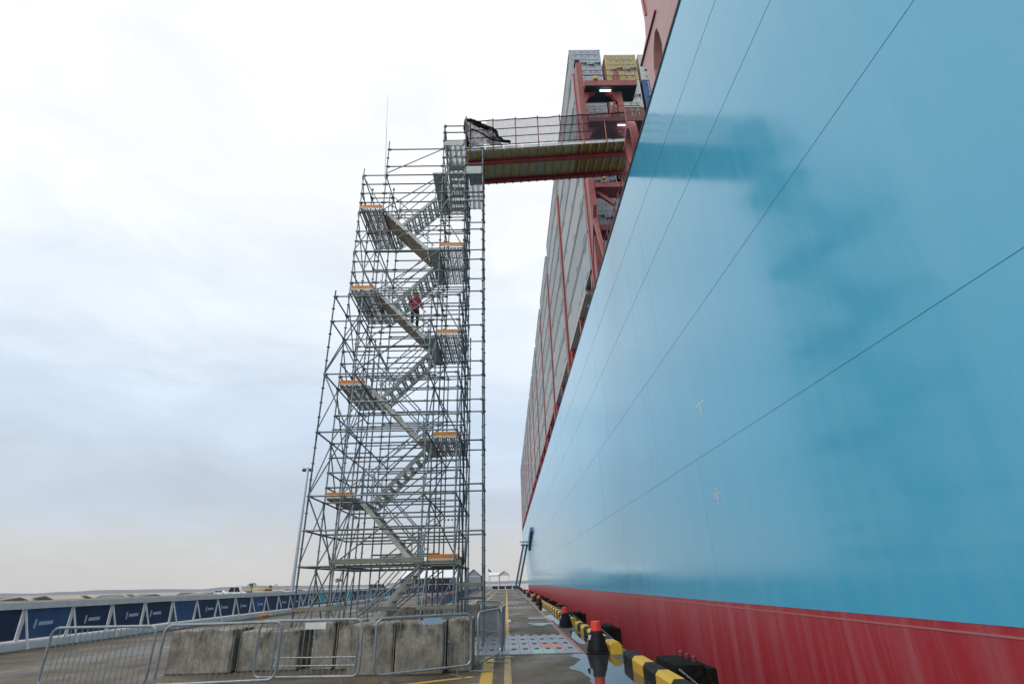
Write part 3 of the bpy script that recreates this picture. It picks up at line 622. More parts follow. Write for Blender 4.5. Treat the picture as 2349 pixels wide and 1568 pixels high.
# ================================================================== SCAFFOLD STAIR TOWER
XS = [-6.05, -5.05, -2.55, -1.55]; YA, YB, YC, YD, YE = 16.75, 18.30, 19.82, 21.32, 22.82
tw = thing('scaffold_stair_tower', 'tall galvanised scaffold stair tower with orange toe boards', 'scaffold', (-3.8, 19.5, 0))
# standards with a rosette every half metre; sunk on a base plate
SM = {}
def standard(x, y, z1, m=galv):
    key = round(z1, 2), m.name
    if key not in SM:
        mb = MB(); mb.tube((0, 0, .02), (0, 0, z1), 0.0275, 8)
        z = .3
        while z < z1: mb.lathe((0, 0, z-.006), [(.062, 0), (.062, .012)], 8); z += .5
        mb.lathe((0, 0, 0), [(.026, .012), (.02, .25), (.035, .28)], 8); mb.box((-.075, -.075, .0), (.075, .075, .012))
        for z in (2.3, 4.3, 6.3, 8.3, 10.3, 12.3, 14.3, 16.3, 18.3):
            if z < z1-.3: mb.lathe((0, 0, z-.26), [(.031, 0), (.031, .2)], 8)
        me = bpy.data.meshes.new('standard'); me.from_pydata(mb.v, [], mb.f); me.update(); me.materials.append(m)
        me.polygons.foreach_set('use_smooth', [True]*len(me.polygons)); me.set_sharp_from_angle(angle=math.radians(45)); SM[key] = me
    return link('standard', SM[key], tw, (x, y, 0))
TOPX = {0: 18.7, 1: 20.3, 2: 21.3, 3: 21.8}
for i, x in enumerate(XS):
    standard(x, YA, 11.55 if i < 3 else 11.4); standard(x, YB, TOPX[i]); standard(x, YC, 18.9 if i < 2 else 21.6); standard(x, YD, 18.9+.5*(i > 0)); standard(x, YE, 12.4 if i in (0, 3) else 10.4)
XC = -.78
standard(XC, YB, 20.25, galv); standard(XC, YC, 20.0, galv)
def led(p, q, nm='ledger', m=galv): return stick(nm, p, q, m, tw, 0.0275, 8, True)
def lev(a, b, s): 
    r = []; z = a
    while z < b+.001: r.append(round(z, 3)); z += s
    return r
x0, x1, x2, x3 = XS
def rowx(y, xa, xb, zs, nm='ledger'):
    for z in zs: led((xa, y, z), (xb, y, z), nm)
def rowy(x, ya, yb, zs, nm='transom'):
    for z in zs: led((x, ya, z), (x, yb, z), nm)
# front buttress row
F = [.3, 2.3, 4.3, 6.3, 8.3, 10.3, 11.3]
for xa, xb in ((x0, x1), (x1, x2), (x2, x3)): rowx(YA, xa, xb, F)
rowx(YA, x0, x1, [3.3]); rowx(YA, x1, x2, [3.3, 7.3, 9.3]); rowx(YA, x2, x3, [3.3, 5.3])
for x in XS: rowy(x, YA, YB, F)
rowy(x0, YA, YB, [3.3])
# main body
rowx(YB, x0, x1, lev(2.3, 16.3, 1)+[4.8, 5.8, 6.8, 8.8, 9.8, 12.8, 13.8, 14.8, 16.8, 17.3, 17.8, 18.3])
rowx(YB, x1, x2, lev(2.3, 18.3, 1)+[17.8, 18.8, 19.8, 16.8, 12.8, 8.8, 4.8])
rowx(YB, x2, x3, lev(2.3, 20.3, 1)+[3.8, 7.8, 11.8, 15.8, 18.8])
rowx(YC, x0, x1, lev(2.3, 18.3, 2)); rowx(YC, x2, x3, lev(2.3, 20.3, 2))
rowx(YC, x1, x2, [3.3, 5.3, 7.3, 9.3, 11.3, 13.3, 15.3, 17.3])
rowx(YD, x0, x1, lev(2.3, 18.3, 1)); rowx(YD, x1, x2, lev(2.3, 19.3, .5)); rowx(YD, x2, x3, lev(2.3, 19.3, 1))
for x in (x0, x3): rowy(x, YB, YC, lev(.3, 18.3, 1)); rowy(x, YC, YD, lev(.3, 18.3, 1))
rowy(x0, YB, YC, [4.8, 8.8, 12.8, 16.8]); rowy(x0, YC, YD, [4.8, 8.8, 12.8, 16.8]); rowy(x3, YB, YC, [6.8, 10.8, 14.8, 18.8])
for x in (x1, x2): rowy(x, YB, YC, lev(.3, 18.3, 2)); rowy(x, YC, YD, lev(.3, 18.3, 2))
rowy(x2, YB, YC, [19.3, 20.3, 20.8, 21.2]); rowy(x3, YB, YC, [19.3, 20.3, 20.8, 21.2]); rowx(YB, x2, x3, [20.8, 21.2]); rowx(YC, x2, x3, [20.8, 21.2])
rowx(YB, x1, x2, [3.8, 5.8, 6.8, 7.8, 9.8, 10.8, 11.8]); rowx(YC, x0, x1, lev(3.3, 17.3, 2)); rowx(YC, x2, x3, lev(3.3, 17.3, 2))
# rear buttress
for xa, xb in ((x0, x1), (x1, x2), (x2, x3)): rowx(YE, xa, xb, lev(.3, 10.3, 2))
rowx(YE, x1, x2, [3.3, 5.3, 7.3, 9.3, 2.8, 4.8, 6.8, 8.8]); rowx(YE, x2, x3, [3.3, 5.3, 7.3, 9.3]); rowx(YE, x0, x1, [3.3, 5.3, 7.3, 9.3])
for x in XS: rowy(x, YD, YE, lev(.3, 10.3, 2))
# side column carrying the gangway end
for z in lev(3.33, 19.83, 1.5):
    led((x3, YB, z), (XC, YB, z)); led((x3, YC, z), (XC, YC, z)); led((XC, YB, z), (XC, YC, z), 'transom')
led((x3, YB, 1.33), (XC, YB, 1.33)); led((x3, YC, 1.33), (XC, YC, 1.33))
for z in (18.9, 18.3, 17.3): led((x3, YB, z), (XC, YB, z)); 
# braces
def br(p, q): return stick('brace', p, q, galv, tw, .0225, 8)
for j, z in enumerate((.3, 2.3, 4.3, 6.3, 8.3)):
    br((x0, YA-.05, z+.06), (x0, YB-.03, z+1.95)); br((x3, YA-.05, z+.06), (x3, YB-.03, z+1.95))
    br((x1, YA-.06, z+.05), (x2, YA-.06, z+1.95)); br((x0+.03, YA-.06, z+1.95 if j % 2 else z+.05), (x1-.03, YA-.06, z+.05 if j % 2 else z+1.95))
    br((x1, YA+.05, z+.05), (x1, YB-.05, z+1.95)); br((x2, YA+.05, z+.05), (x2, YB-.05, z+1.95))
    if j < 4: br((x0, YE+.05, z+1.95), (x0, YD+.03, z+.05)); br((x3, YE+.05, z+1.95), (x3, YD+.03, z+.05)); br((x1, YE+.06, z+.05), (x2, YE+.06, z+1.95))
for j, z in enumerate(lev(.3, 16.3, 2)):
    br((x0-.05, YB, z+1.95), (x0-.05, YC, z+.05)); br((x0-.05, YC, z+.05), (x0-.05, YD, z+1.95)); br((x3+.05, YB, z+1.95), (x3+.05, YC, z+.05)); br((x3+.05, YC, z+.05), (x3+.05, YD, z+1.95))
    br((x1, YD+.06, z+.05), (x2, YD+.06, z+1.95)); br((x2, YB-.06, z+1.95 if j % 2 else z+.05), (x3, YB-.06, z+.05 if j % 2 else z+1.95))
    br((x0, YB-.06, z+.05 if j % 2 else z+1.95), (x1, YB-.06, z+1.95 if j % 2 else z+.05))
    if j >= 5: br((x1, YB-.06, z+.05), (x2, YB-.06, z+1.95)); br((x0, YD+.06, z+1.95), (x1, YD+.06, z+.05))
br((x1, YB-.06, 18.35), (x2, YB-.06, 19.75)); br((x2, YB-.06, 18.35), (x3, YB-.06, 20.25))
# landings: four steel planks in two lengths with lipped edges, toe board at the front
PL = {}
def plank(par, xa, w, ya, ln, z):
    k = round(w, 3), round(ln, 3)
    if k not in PL:
        mb = MB(); mb.box((0, 0, -.06), (.028, ln, .012)); mb.box((w-.028, 0, -.06), (w, ln, .012))
        ns = 3; st = (w-.056)/ns
        for q in range(ns): mb.box((.028+q*st+st*.2, .03, -.004), (.028+q*st+st*.8, ln-.03, .010))
        for yy in (.0, ln*.5, ln-.05): mb.box((.028, yy, -.03), (w-.028, yy+.035, -.005))
        me = bpy.data.meshes.new('plank'); me.from_pydata(mb.v, [], mb.f); me.update(); me.materials.append(plankm); PL[k] = me
    return link('plank', PL[k], par, (xa, ya, z))
def landing(side, z, toe=True):
    xa, xb = (x0+.03, x1+.12) if side == 'L' else (-3.02, x3-.03)
    ld = link('landing', None, tw, ((xa+xb)/2, YB, z)); nn = 4 if side == 'L' else 5; w = (xb-xa)/nn
    for i in range(nn):
        for ya, ln in ((YB+.03, YC-YB-.05), (YC+.01, YD-YC-.05)): plank(ld, xa+i*w+.014, w-.028, ya, ln, z)
    if side == 'R': obj('infill_sheet', MB().box((xa+.02, YB+.04, z-.075), (xa+2*w-.1, YD-.05, z-.062)), plankm, ld)
    if toe:
        ta, tb = (x0+.02, x1-.03) if side == 'L' else (x2+.03, x3-.02)
        obj('toe_board', MB().bev((ta, YB-.055, z+.06), (tb, YB-.03, z+.185), .006), orange, ld)
        obj('toe_board_edge', MB().box((ta+.01, YB-.058, z+.0), (tb-.01, YB-.028, z+.058)), orangew, ld)
    obj('toe_board_end', MB().box(((xa-.005 if side == 'L' else xb-.02), YB, z+.015), ((xa+.02 if side == 'L' else xb+.005), YD, z+.15)), plankm if z > 12 else orange, ld)
for i, z in enumerate((2.45, 6.45, 10.45, 14.45)): landing('R', z)
for i, z in enumerate((4.45, 8.45, 12.45, 16.45)): landing('L', z)
landing('R', 18.45, False)
# the top deck the gangway lands on and its side panel
td_ = link('landing', None, tw, (-2, 19.5, 20.2))
for i in range(4): plank(td_, x2+.02+i*.25, .24, YB+.03, YC-YB+.7, 20.1)
obj('fascia', MB().box((x2+.02, YB-.02, 20.0), (x3+.02, YB+.02, 20.28)), plankm, td_); obj('fascia', MB().box((x3+.04, YB-.02, 18.3), (XC-.05, YB+.02, 18.75)), plankm, td_)
for i in range(3): plank(td_, x3+.05+i*.24, .23, YB+.03, YC-YB+.9, 18.35)
# stairs: two stringers, treads and handrails; the near flights have a sheeted underside
TRD = {}
def flight(xa, za, xb, zb, y0_, y1_, under=False, nt_=8):
    f = link('stair_flight', None, tw, ((xa+xb)/2, (y0_+y1_)/2, min(za, zb)))
    for y in (y0_+.03, y1_-.03): obj('stringer', MB().beam((xa, y, za-.06), (xb, y, zb-.06), .05, .14, (0, 0, 1)), stair_m, f)
    for i in range(nt_):
        t_ = (i+.5)/nt_; x = xa+(xb-xa)*t_; z = za+(zb-za)*t_
        k = round(y1_-y0_, 2)
        if k not in TRD:
            w = (y1_-y0_)/2-.06; mb = MB(); mb.box((-.10, -w, -.02), (.0, w, .0)); mb.box((.025, -w, -.02), (.10, w, .0)); mb.box((-.1, -.03, -.035), (.1, .03, -.021)); mb.box((-.1, -w, -.035), (.1, -w+.05, -.021)); mb.box((-.1, w-.05, -.035), (.1, w, -.021))
            me = bpy.data.meshes.new('tread'); me.from_pydata(mb.v, [], mb.f); me.update(); me.materials.append(plankm); TRD[k] = me
        link('tread', TRD[k], f, (x, (y0_+y1_)/2, z))
    if under:
        d = V((xb-xa, 0, zb-za)).normalized(); nrm = V((d.z, 0, -d.x)); nrm = nrm if nrm.z < 0 else -nrm
        a = V((xa, y0_+.06, za-.06))+nrm*.10; c = V((xb, y0_+.06, zb-.06))+nrm*.10
        obj('underside_sheet', MB().prism([a, c, c+nrm*.012, a+nrm*.012], (0, y1_-y0_-.12, 0)), ply, f)
    for y in (y0_+.02, y1_-.02):
        for h in (.55, 1.05): obj('handrail', MB().tube((xa, y, za+h), (xb, y, zb+h), .0215, 8), galv2, f)
        for e in (.04, .96): x = xa+(xb-xa)*e; z = za+(zb-za)*e; obj('rail_post', MB().tube((x, y, z-.05), (x, y, z+1.05), .02, 8), galv2, f)
    return f
NL = (YB+.14, YC-.12); FL = (YC+.10, YD-.10)
for z in (16.45, 12.45, 8.45, 4.45): flight(-4.93, z, -3.02, z-2, *NL, under=z > 12)
for z in (18.45, 14.45, 10.45, 6.45): flight(-3.02, z, -4.93, z-2, *FL)
flight(-3.02, 2.45, -4.9, .35, *FL)
# short flight climbing towards the camera on to the top deck
f = link('stair_flight', None, tw, (-2.05, 20.3, 18.45))
for x in (x2+.1, x3-.1): obj('stringer', MB().beam((x, 21.2, 18.5), (x, 19.7, 20.15), .05, .18), stair_m, f)
for i in range(7): t_ = (i+.5)/7; obj('tread', MB().box((x2+.13, 21.2-1.5*t_-.12, 18.5+1.65*t_-.025), (x3-.13, 21.2-1.5*t_+.12, 18.5+1.65*t_+.02)), plankm, f)
for x in (x2+.1, x3-.1):
    for h in (.5, 1.0): obj('handrail', MB().tube((x, 21.2, 18.5+h), (x, 19.7, 20.15+h), .0215, 8), galv2, f)
# old boards along the front lifts
def board(xa, xb, y, z0_, z1_, m=timber): return obj('timber_board', MB().bev((xa, y-.025, z0_), (xb, y+.025, z1_), .008), m, tw)
board(-5.15, x2+.1, YA-.052, 2.34, 2.49); board(x2+.12, x3+.1, YB-.09, 2.28, 2.44)
board(x0-.05, -4.55, YA-.05, 1.15, 1.25); board(-4.6, -3.4, YB-.04, 1.05, 1.17); board(x2-.05, x3+.1, YA-.05, 1.10, 1.20); board(x3-.1, XC+.05, YB-.05, 1.66, 1.78)
for z, xa in ((9.35, x0+.05), (5.35, x0+.08), (13.3, x2), (4.0, x2+.05)):         # striped warning tape wound on a rail
    for i in range(6): obj('warning_tape', MB().tube((xa+.1+i*.14, YD, z), (xa+.17+i*.14, YD, z), .034, 8), haz if i % 2 == 0 else blk, tw)
tag(obj('lightning_rod', MB().tube((-5.09, YB-.06, 18.1), (-5.24, YB-.06, 21.2), .022, 6).tube((-5.24, YB-.06, 21.2), (-5.33, YB-.06, 23.2), .014, 6), polem), 'thin upright rod clamped above the top of the scaffold', 'rod')

# ------------------------------------------------------------------ the climber
def person(loc, rz):
    t = thing('person', 'person in red jacket, dark trousers and yellow helmet on the scaffold stairs', 'person', loc)
    jn = {'pel': (0, 0, .93), 'sp': (0, .01, 1.15), 'ch': (0, .02, 1.36), 'nk': (0, .02, 1.49), 'hd': (0, -.02, 1.60), 'tp': (0, -.02, 1.70)}
    for s, sx in (('l', -1), ('r', 1)):
        st = .13 if s == 'l' else -.02
        jn.update({'hip'+s: (.1*sx, 0, .89), 'kn'+s: (.11*sx, -.13 if s == 'l' else -.03, .52+st*.6), 'an'+s: (.11*sx, -.02 if s == 'l' else .02, .10+st), 'to'+s: (.12*sx, -.16 if s == 'l' else -.12, .05+st),
                   'sh'+s: (.18*sx, .02, 1.41), 'el'+s: (.27*sx, .02, 1.15), 'wr'+s: (.29*sx, -.17, 1.02), 'ha'+s: (.28*sx, -.25, 1.0)})
    E_ = [('pel', 'sp'), ('sp', 'ch'), ('ch', 'nk'), ('nk', 'hd'), ('hd', 'tp')]
    for s in 'lr': E_ += [('pel', 'hip'+s), ('hip'+s, 'kn'+s), ('kn'+s, 'an'+s), ('an'+s, 'to'+s), ('ch', 'sh'+s), ('sh'+s, 'el'+s), ('el'+s, 'wr'+s), ('wr'+s, 'ha'+s)]
    R_ = {'pel': .135, 'sp': .13, 'ch': .145, 'nk': .062, 'hd': .095, 'tp': .07, 'hip': .10, 'kn': .07, 'an': .05, 'to': .045, 'sh': .075, 'el': .055, 'wr': .04, 'ha': .042}
    ks = list(jn); me = bpy.data.meshes.new('body_'); me.from_pydata([jn[k] for k in ks], [(ks.index(a), ks.index(b)) for a, b in E_], [])
    tmp = bpy.data.objects.new('tmp', me); COL.objects.link(tmp); sk = tmp.modifiers.new('s', 'SKIN'); ss = tmp.modifiers.new('ss', 'SUBSURF'); ss.levels = ss.render_levels = 2
    for i, k in enumerate(ks):
        r_ = R_.get(k, R_.get(k[:-1], .05)); sv_ = me.skin_vertices[0].data[i]; sv_.radius = (r_, r_*(.72 if k in ('pel', 'sp', 'ch') else 1)); sv_.use_root = (k == 'pel')
    dg = bpy.context.evaluated_depsgraph_get(); bd = bpy.data.meshes.new_from_object(tmp.evaluated_get(dg)); bpy.data.objects.remove(tmp)
    bd.materials.clear()
    for m in (redjk, trous, skin_m, blk): bd.materials.append(m)
    for p in bd.polygons:
        c = p.center; p.material_index = 2 if c.z > 1.50 else (3 if c.z < .24 and c.y < .2 and c.z < .2 else (1 if c.z < .92 and abs(c.x) < .25 else (2 if c.y < -.19 and c.z > .92 else 0))); p.use_smooth = True
    o = link('body', bd, t, loc)
    h_ = MB().lathe((loc[0], loc[1]-.02, loc[2]+1.645), [(.165, 0), (.165, .012), (.128, .02), (.122, .07), (.095, .12), (.05, .148), (.005, .155)], 16); obj('helmet', h_, helm, t, smooth=True)
    fc = MB().box((loc[0]-.03, loc[1]-.125, loc[2]+1.585), (loc[0]-.02+.035, loc[1]-.10, loc[2]+1.60)); obj('nose', fc, skin_m, t)
    st_ = MB()
    for z in (1.12, 1.27): st_.lathe((loc[0], loc[1]+.01, loc[2]+z), [(.165, 0), (.165, .04)], 16)
    t.rotation_euler = (0, 0, rz); return t
person((-3.60, 19.28, 11.10), 0.35)

# ================================================================== QUAY EDGE
bol_y = [16.05, 25.1, 48.4, 57.5, 77, 101, 126, 150]
bl = ['black mooring bollard with red cap beside the puddle, nearest to the camera', 'black mooring bollard with red cap, second from the camera', 'small black and red capped bollard just before the kerb stripes end', 'red capped bollard, fourth along the quay edge', 'red capped bollard, fifth along the quay edge', 'red capped bollard, sixth along the quay edge', 'tiny red capped bollard, seventh along the quay edge', 'tiny red capped bollard farthest along the quay edge']
for k, y in enumerate(bol_y):
    x = 2.35+sk(y); t = thing('mooring_bollard', bl[k], 'bollard', (x, y, 0), 'red capped bollards along the quay edge')
    obj('base', MB().lathe((x, y, 0), [(.32, 0), (.32, .03), (.285, .05), (.275, .12)], 22), blackp, t, smooth=True)
    bd = MB().lathe((x, y, .12), [(.272, 0), (.245, .12), (.215, .22), (.175, .33), (.165, .38), (.13, .43)], 22); bd.tube((x, y, .36), (x-.26, y+.10, .42), .085, 10, .06); bd.tube((x, y, .30), (x+.2, y-.06, .36), .08, 10, .06)
    obj('body', bd, blackp, t, smooth=True)
    obj('cap', MB().lathe((x, y, .50), [(.150, 0), (.142, .03), (.132, .22), (.118, .255), (.02, .265)], 22), redcap, t, smooth=True)
    if k < 2: obj('number_plate', MB().box((x-.235, y-.10, .33), (x-.16, y-.07, .44)), white, t)
# striped edge kerbs, block by block
segs = [(5.0, 14.05), (15.75, 24.3), (26.1, 47.0), (49.5, 76), (78, 130)]
kl = ['black and yellow striped kerb at the lower right, nearest to the camera', 'striped kerb between the two nearest bollards', 'striped kerb beyond the second bollard', 'striped kerb along the middle of the quay edge', 'striped kerb far along the quay edge']
KB = {}
def kerb_block(ln, m):
    key = round(ln, 2), m.name
    if key not in KB:
        pr_ = [(0, .0), (.30, .0), (.30, .20), (.24, .27), (.06, .27), (0, .20)]; mb = MB().prism([(x, .002, z) for x, z in pr_], (0, ln-.004, 0))
        me = bpy.data.meshes.new('kerb_block'); me.from_pydata(mb.v, [], mb.f); me.update(); bm = bmesh.new(); bm.from_mesh(me); bmesh.ops.recalc_face_normals(bm, faces=bm.faces[:]); bm.to_mesh(me); bm.free(); me.materials.append(m); KB[key] = me
    return KB[key]
for k, (ya, yb) in enumerate(segs):
    t = thing('edge_kerb', kl[k], 'kerb', (2.65+sk(ya), ya, 0), 'striped kerb lengths along the quay edge'); nn = max(1, round((yb-ya)/.98)); ln = (yb-ya)/nn
    for i in range(nn):
        j = nn-1-i if k == 0 else i
        m = (blk if j % 2 == 0 else ylw) if k == 0 else (ylw if j % 2 == 0 else blk)
        o = link('kerb_block', kerb_block(ln, m), t, (2.65+sk(ya+i*ln), ya+i*ln, 0)); o.rotation_euler = (0, 0, -.007)
# rubber fenders hung on the quay face, with bolts and chain
for k in range(13):
    y = 12.0+9.9*k; x = 3.26+sk(y); t = thing('dock_fender', f'bulky black rubber fender between quay and hull, {ORD[k]} from the camera' if k else 'bulky black rubber fender at the lower right corner, nearest to the camera', 'fender', (x+.4, y+.7, -2.4), 'rubber fenders on the quay face')
    obj('pad', MB().bev((x, y, -2.4), (x+.62, y+1.5, .22), .09), black, t, smooth=True)
    obj('face_panel', MB().bev((x+.60, y-.12, -2.2), (x+.80, y+1.62, .16), .05), black, t, smooth=True)
    for dy in (.3, .75, 1.2): obj('bolt', MB().lathe((x+.5, y+dy, .2), [(.05, 0), (.05, .10), (.03, .13)], 8), dred, t)
    if k < 4:
        for q in range(5): obj('chain_link', MB().tube((x+.08+q*.085, y-.03, .14-q*.07), (x+.17+q*.085, y-.05, .06-q*.07), .022, 6), galv2, t)

# ================================================================== FOREGROUND BLOCKS AND BARRIERS
def block(xa, xb, ya, yb, zt, label, m=blockm, seed=0, z0=0.):
    rnd = random.Random(seed); bm = bmesh.new(); bmesh.ops.create_cube(bm, size=1)
    for v in bm.verts: v.co = V(((xa+xb)/2+v.co.x*(xb-xa), (ya+yb)/2+v.co.y*(yb-ya), z0+(v.co.z+.5)*(zt-z0)))
    bmesh.ops.bevel(bm, geom=bm.edges[:], offset=.035, segments=2, affect='EDGES', profile=.5)
    bmesh.ops.subdivide_edges(bm, edges=[e for e in bm.edges if e.calc_length() > .25], cuts=5, use_grid_fill=True)
    for v in bm.verts:
        if v.co.z > z0+.02: v.co += V((rnd.uniform(-1, 1), rnd.uniform(-1, 1), rnd.uniform(-1, .6)))*.004
        if v.co.z > zt-.06 and rnd.random() < .06: v.co.z -= rnd.uniform(.005, .02)
    return tag(obj('concrete_block', MB().add(bm), m), label, 'concrete block', 'ballast blocks round the scaffold foot')
block(-2.46, -1.42, 13.2, 14.2, 1.0, 'large pale concrete block with mossy top behind the middle barrier', seed=1)
block(-1.34, -.81, 13.5, 14.6, 1.03, 'narrow upright concrete block at the barrier corner by the yellow line', seed=2)
block(-3.50, -2.53, 13.3, 14.3, .99, 'cracked grey concrete block left of the large pale block', seed=3)
block(-4.03, -3.58, 14.3, 15.4, 1.0, 'slim stained concrete block right of the dark gap', seed=4)
block(-4.62, -4.12, 14.35, 15.4, 1.0, 'dark mossy concrete block left of the dark gap', seed=5)
block(-6.35, -4.96, 14.4, 15.4, .84, 'low brown stained concrete block at the left of the barriers', seed=6)
block(-7.9, -6.45, 14.2, 15.3, .9, 'concrete block at the far left end of the row', seed=7)
block(-5.3, -3.6, 24.2, 25.2, .95, 'mossy concrete block behind the foot of the stairs', seed=8)
block(-3.45, -2.75, 24.1, 25.1, 1.0, 'pale concrete block behind the tower, left one of a pair', blockm2, 9)
block(-2.62, -1.9, 24.1, 25.1, 1.0, 'pale concrete block behind the tower, right one of a pair', blockm2, 10)
block(-1.75, -1.15, 23.6, 24.6, 1.0, 'pale concrete block by the right rear leg of the tower', blockm2, 11)
block(-.95, -.45, 23.0, 24.2, .95, 'pinkish concrete block beside the walkway', blockm2, 12)
block(-4.7, -3.9, 15.6, 16.5, .35, 'flat concrete footing slab under the lowest stair handrails', blockm, 13)
def barrier(a, c, label, seed=0, sign=None, inner=False, zt=1.16):
    a = V((*a, 0)); c = V((*c, 0)); d = (c-a).normalized(); nrm = V((-d.y, d.x, 0)); Ln = (c-a).length
    t = thing('crowd_barrier', label, 'barrier', a.lerp(c, .5), 'galvanised crowd barriers')
    pts = []; R_ = .14; zb = .19
    def P_(s, z): return a+d*s+V((0, 0, z))
    for cx_, cz, a0 in ((R_, zb+R_, 180), (R_, zt-R_, 90), (Ln-R_, zt-R_, 0), (Ln-R_, zb+R_, -90)):
        for q in range(6):
            an = math.radians(a0+90-q*18 if True else 0); pts.append(P_(cx_+R_*math.cos(an), cz+R_*math.sin(an)))
    pts.append(pts[0]); fr_ = MB().path(pts, .025, 8); obj('frame', fr_, galv2, t, smooth=True)
    nb_ = 17
    for i in range(nb_):
        s = .10+(Ln-.2)*(i+.5)/nb_; stick('bar', P_(s, zb), P_(s, zt), galv2, t, .007, 6)
    for s in (.32, Ln-.32):
        ft = MB(); ft.tube(P_(s, zb), P_(s, .03), .017, 8); p_ = P_(s, .02); ft.beam(p_-nrm*.28, p_+nrm*.28, .05, .02); obj('foot', ft, galv2, t, smooth=True)
    if sign: s0, m_ = sign; obj('sign_plate', MB().beam(P_(s0, zt-.10)-nrm*.03, P_(s0+.42, zt-.10)-nrm*.03, .006, .12), m_, t)
    if inner:
        for zz in (.36, .50): stick('lower_rail', P_(.3, zz)+nrm*.12, P_(Ln-.12, zz)+nrm*.12, galv2, t, .013, 8)
        for ss in (.30, .42, Ln-.12): stick('hinge_post', P_(ss, .19)+nrm*.12, P_(ss, .95)+nrm*.12, galv2, t, .02, 8)
    return t
lightblue = mat('pale_blue_sign', (.42, .55, .70), .5)
barrier((-4.98, 12.05), (-2.88, 11.86), 'crowd barrier in front of the dark gap between the blocks, with white sign plate', sign=(.95, white), inner=True)
barrier((-2.60, 11.86), (-.80, 12.98), 'crowd barrier in front of the large pale block, with bluish sign plate', sign=(.98, lightblue))
barrier((-.66, 13.10), (-.20, 15.05), 'crowd barrier turned along the yellow line, next to the block corner')
barrier((-6.52, 11.45), (-4.42, 11.72), 'crowd barrier at the far left of the row')
barrier((-.17, 15.25), (-.10, 17.35), 'crowd barrier seen end-on beside the cover plates')
barrier((-1.15, 22.4), (-.22, 20.6), 'crowd barrier behind the end-on one, beside the pinkish block')
barrier((-8.75, 11.6), (-6.65, 11.4), 'outermost crowd barrier on the left')

# ================================================================== BACKGROUND ALONG THE QUAY
# banner fence on the landward side
bf = thing('banner_fence', 'long white framed fence with navy and cyan banner panels', 'fence', (-17, 60, 0)); FX = -17; pit = 2.26
PN = {}
for i in range(46):
    y = 14.2+i*pit; cyan_ = i in (17, 21, 25, 30, 35)
    stick('post', (FX, y, 0), (FX, y, 1.42), white, bf, .07, 6)
    if i < 24: obj('stay', MB().beam((FX+.03, y, 1.25), (FX+.5, y, .05), .05, .05), white, bf)
    k = cyan_ or (2 if i % 4 == 3 else 0)
    if k not in PN:
        mb = MB().box((-.02, .09, 0), (.02, pit-.12, .95)); me = bpy.data.meshes.new('banner_panel'); me.from_pydata(mb.v, [], mb.f); me.update(); me.materials.append(cyan if cyan_ else (bluep if k == 2 else navy)); PN[k] = me
    p_ = link('banner_panel', PN[k], bf, (FX, y, .34)); p_.rotation_euler = (random.uniform(-.012, .012), random.uniform(-.03, .03), 0)
    if not cyan_ and i < 30 and i % 5 != 2:
        mb = MB(); yy = y+.55+.25*(i % 3); mb.box((FX+.021, yy, .66), (FX+.026, yy+.09, .95)); mb.box((FX+.021, yy+.2, .74), (FX+.026, yy+.85, .86)); obj('print', mb, mark, p_)
obj('cap_rail', MB().box((FX-.12, 14, 1.30), (FX+.1, 118, 1.52)), white, bf); obj('base_rail', MB().bev((FX-.3, 14, 0), (FX+.22, 118, .30), .05), white, bf)
for k, y in enumerate((38.7, 45.2)): tag(obj('warning_light_bar', MB().bev((FX+.75, y, 0), (FX+1.0, y+1.3, .22), .06), orangeobj), ('orange float on the ground before the banner fence, left one' if k == 0 else 'orange float on the ground before the banner fence, right one'), 'float')
# second fence with red and white rail along the walkway
sf = thing('striped_fence', 'red and white topped fence with blue bars running along the walkway', 'fence', (-6.5, 80, 0))
for i in range(44):
    ya = 33+i*3.0; yb = ya+3.0; xa = -5.05-.021*(ya-33); xb = -5.05-.021*(yb-33)
    obj('top_rail', MB().beam((xa, ya, 1.0), (xb, yb, 1.0), .05, .20), redcap if i % 2 else white, sf)
    stick('post', (xa, ya, 0), (xa, ya, 1.0), polem, sf, .03, 6)
    if i < 22:
        for q in range(4): stick('bar', (xa+(xb-xa)*(q+.5)/4, ya+(q+.5)*.75, .12), (xa+(xb-xa)*(q+.5)/4, ya+(q+.5)*.75, .9), navy, sf, .03, 5)
    obj('bottom_rail', MB().beam((xa, ya, .12), (xb, yb, .12), .04, .04), polem, sf)
    if 22 <= i: obj('banner_panel', MB().beam((xa, ya+.1, .5), (xb, yb-.1, .5), .02, .7), navy, sf)
# barricade closing the walkway
eb = thing('barricade', 'white framed barricade with black panels across the far end of the walkway', 'barricade', (-1, 165, 0))
for i in range(5): x = -4.6+i*1.95; obj('post', MB().box((x, 164.9, 0), (x+.24, 165.1, 1.12)), white, eb)
for i in range(4): x = -4.6+i*1.95; obj('panel', MB().box((x+.3, 164.95, .18), (x+1.9, 165.02, .92)), navy, eb)
obj('top_rail', MB().box((-4.6, 164.92, 1.0), (3.3, 165.08, 1.14)), white, eb); obj('bottom_rail', MB().box((-4.6, 164.92, .04), (3.3, 165.08, .16)), white, eb)
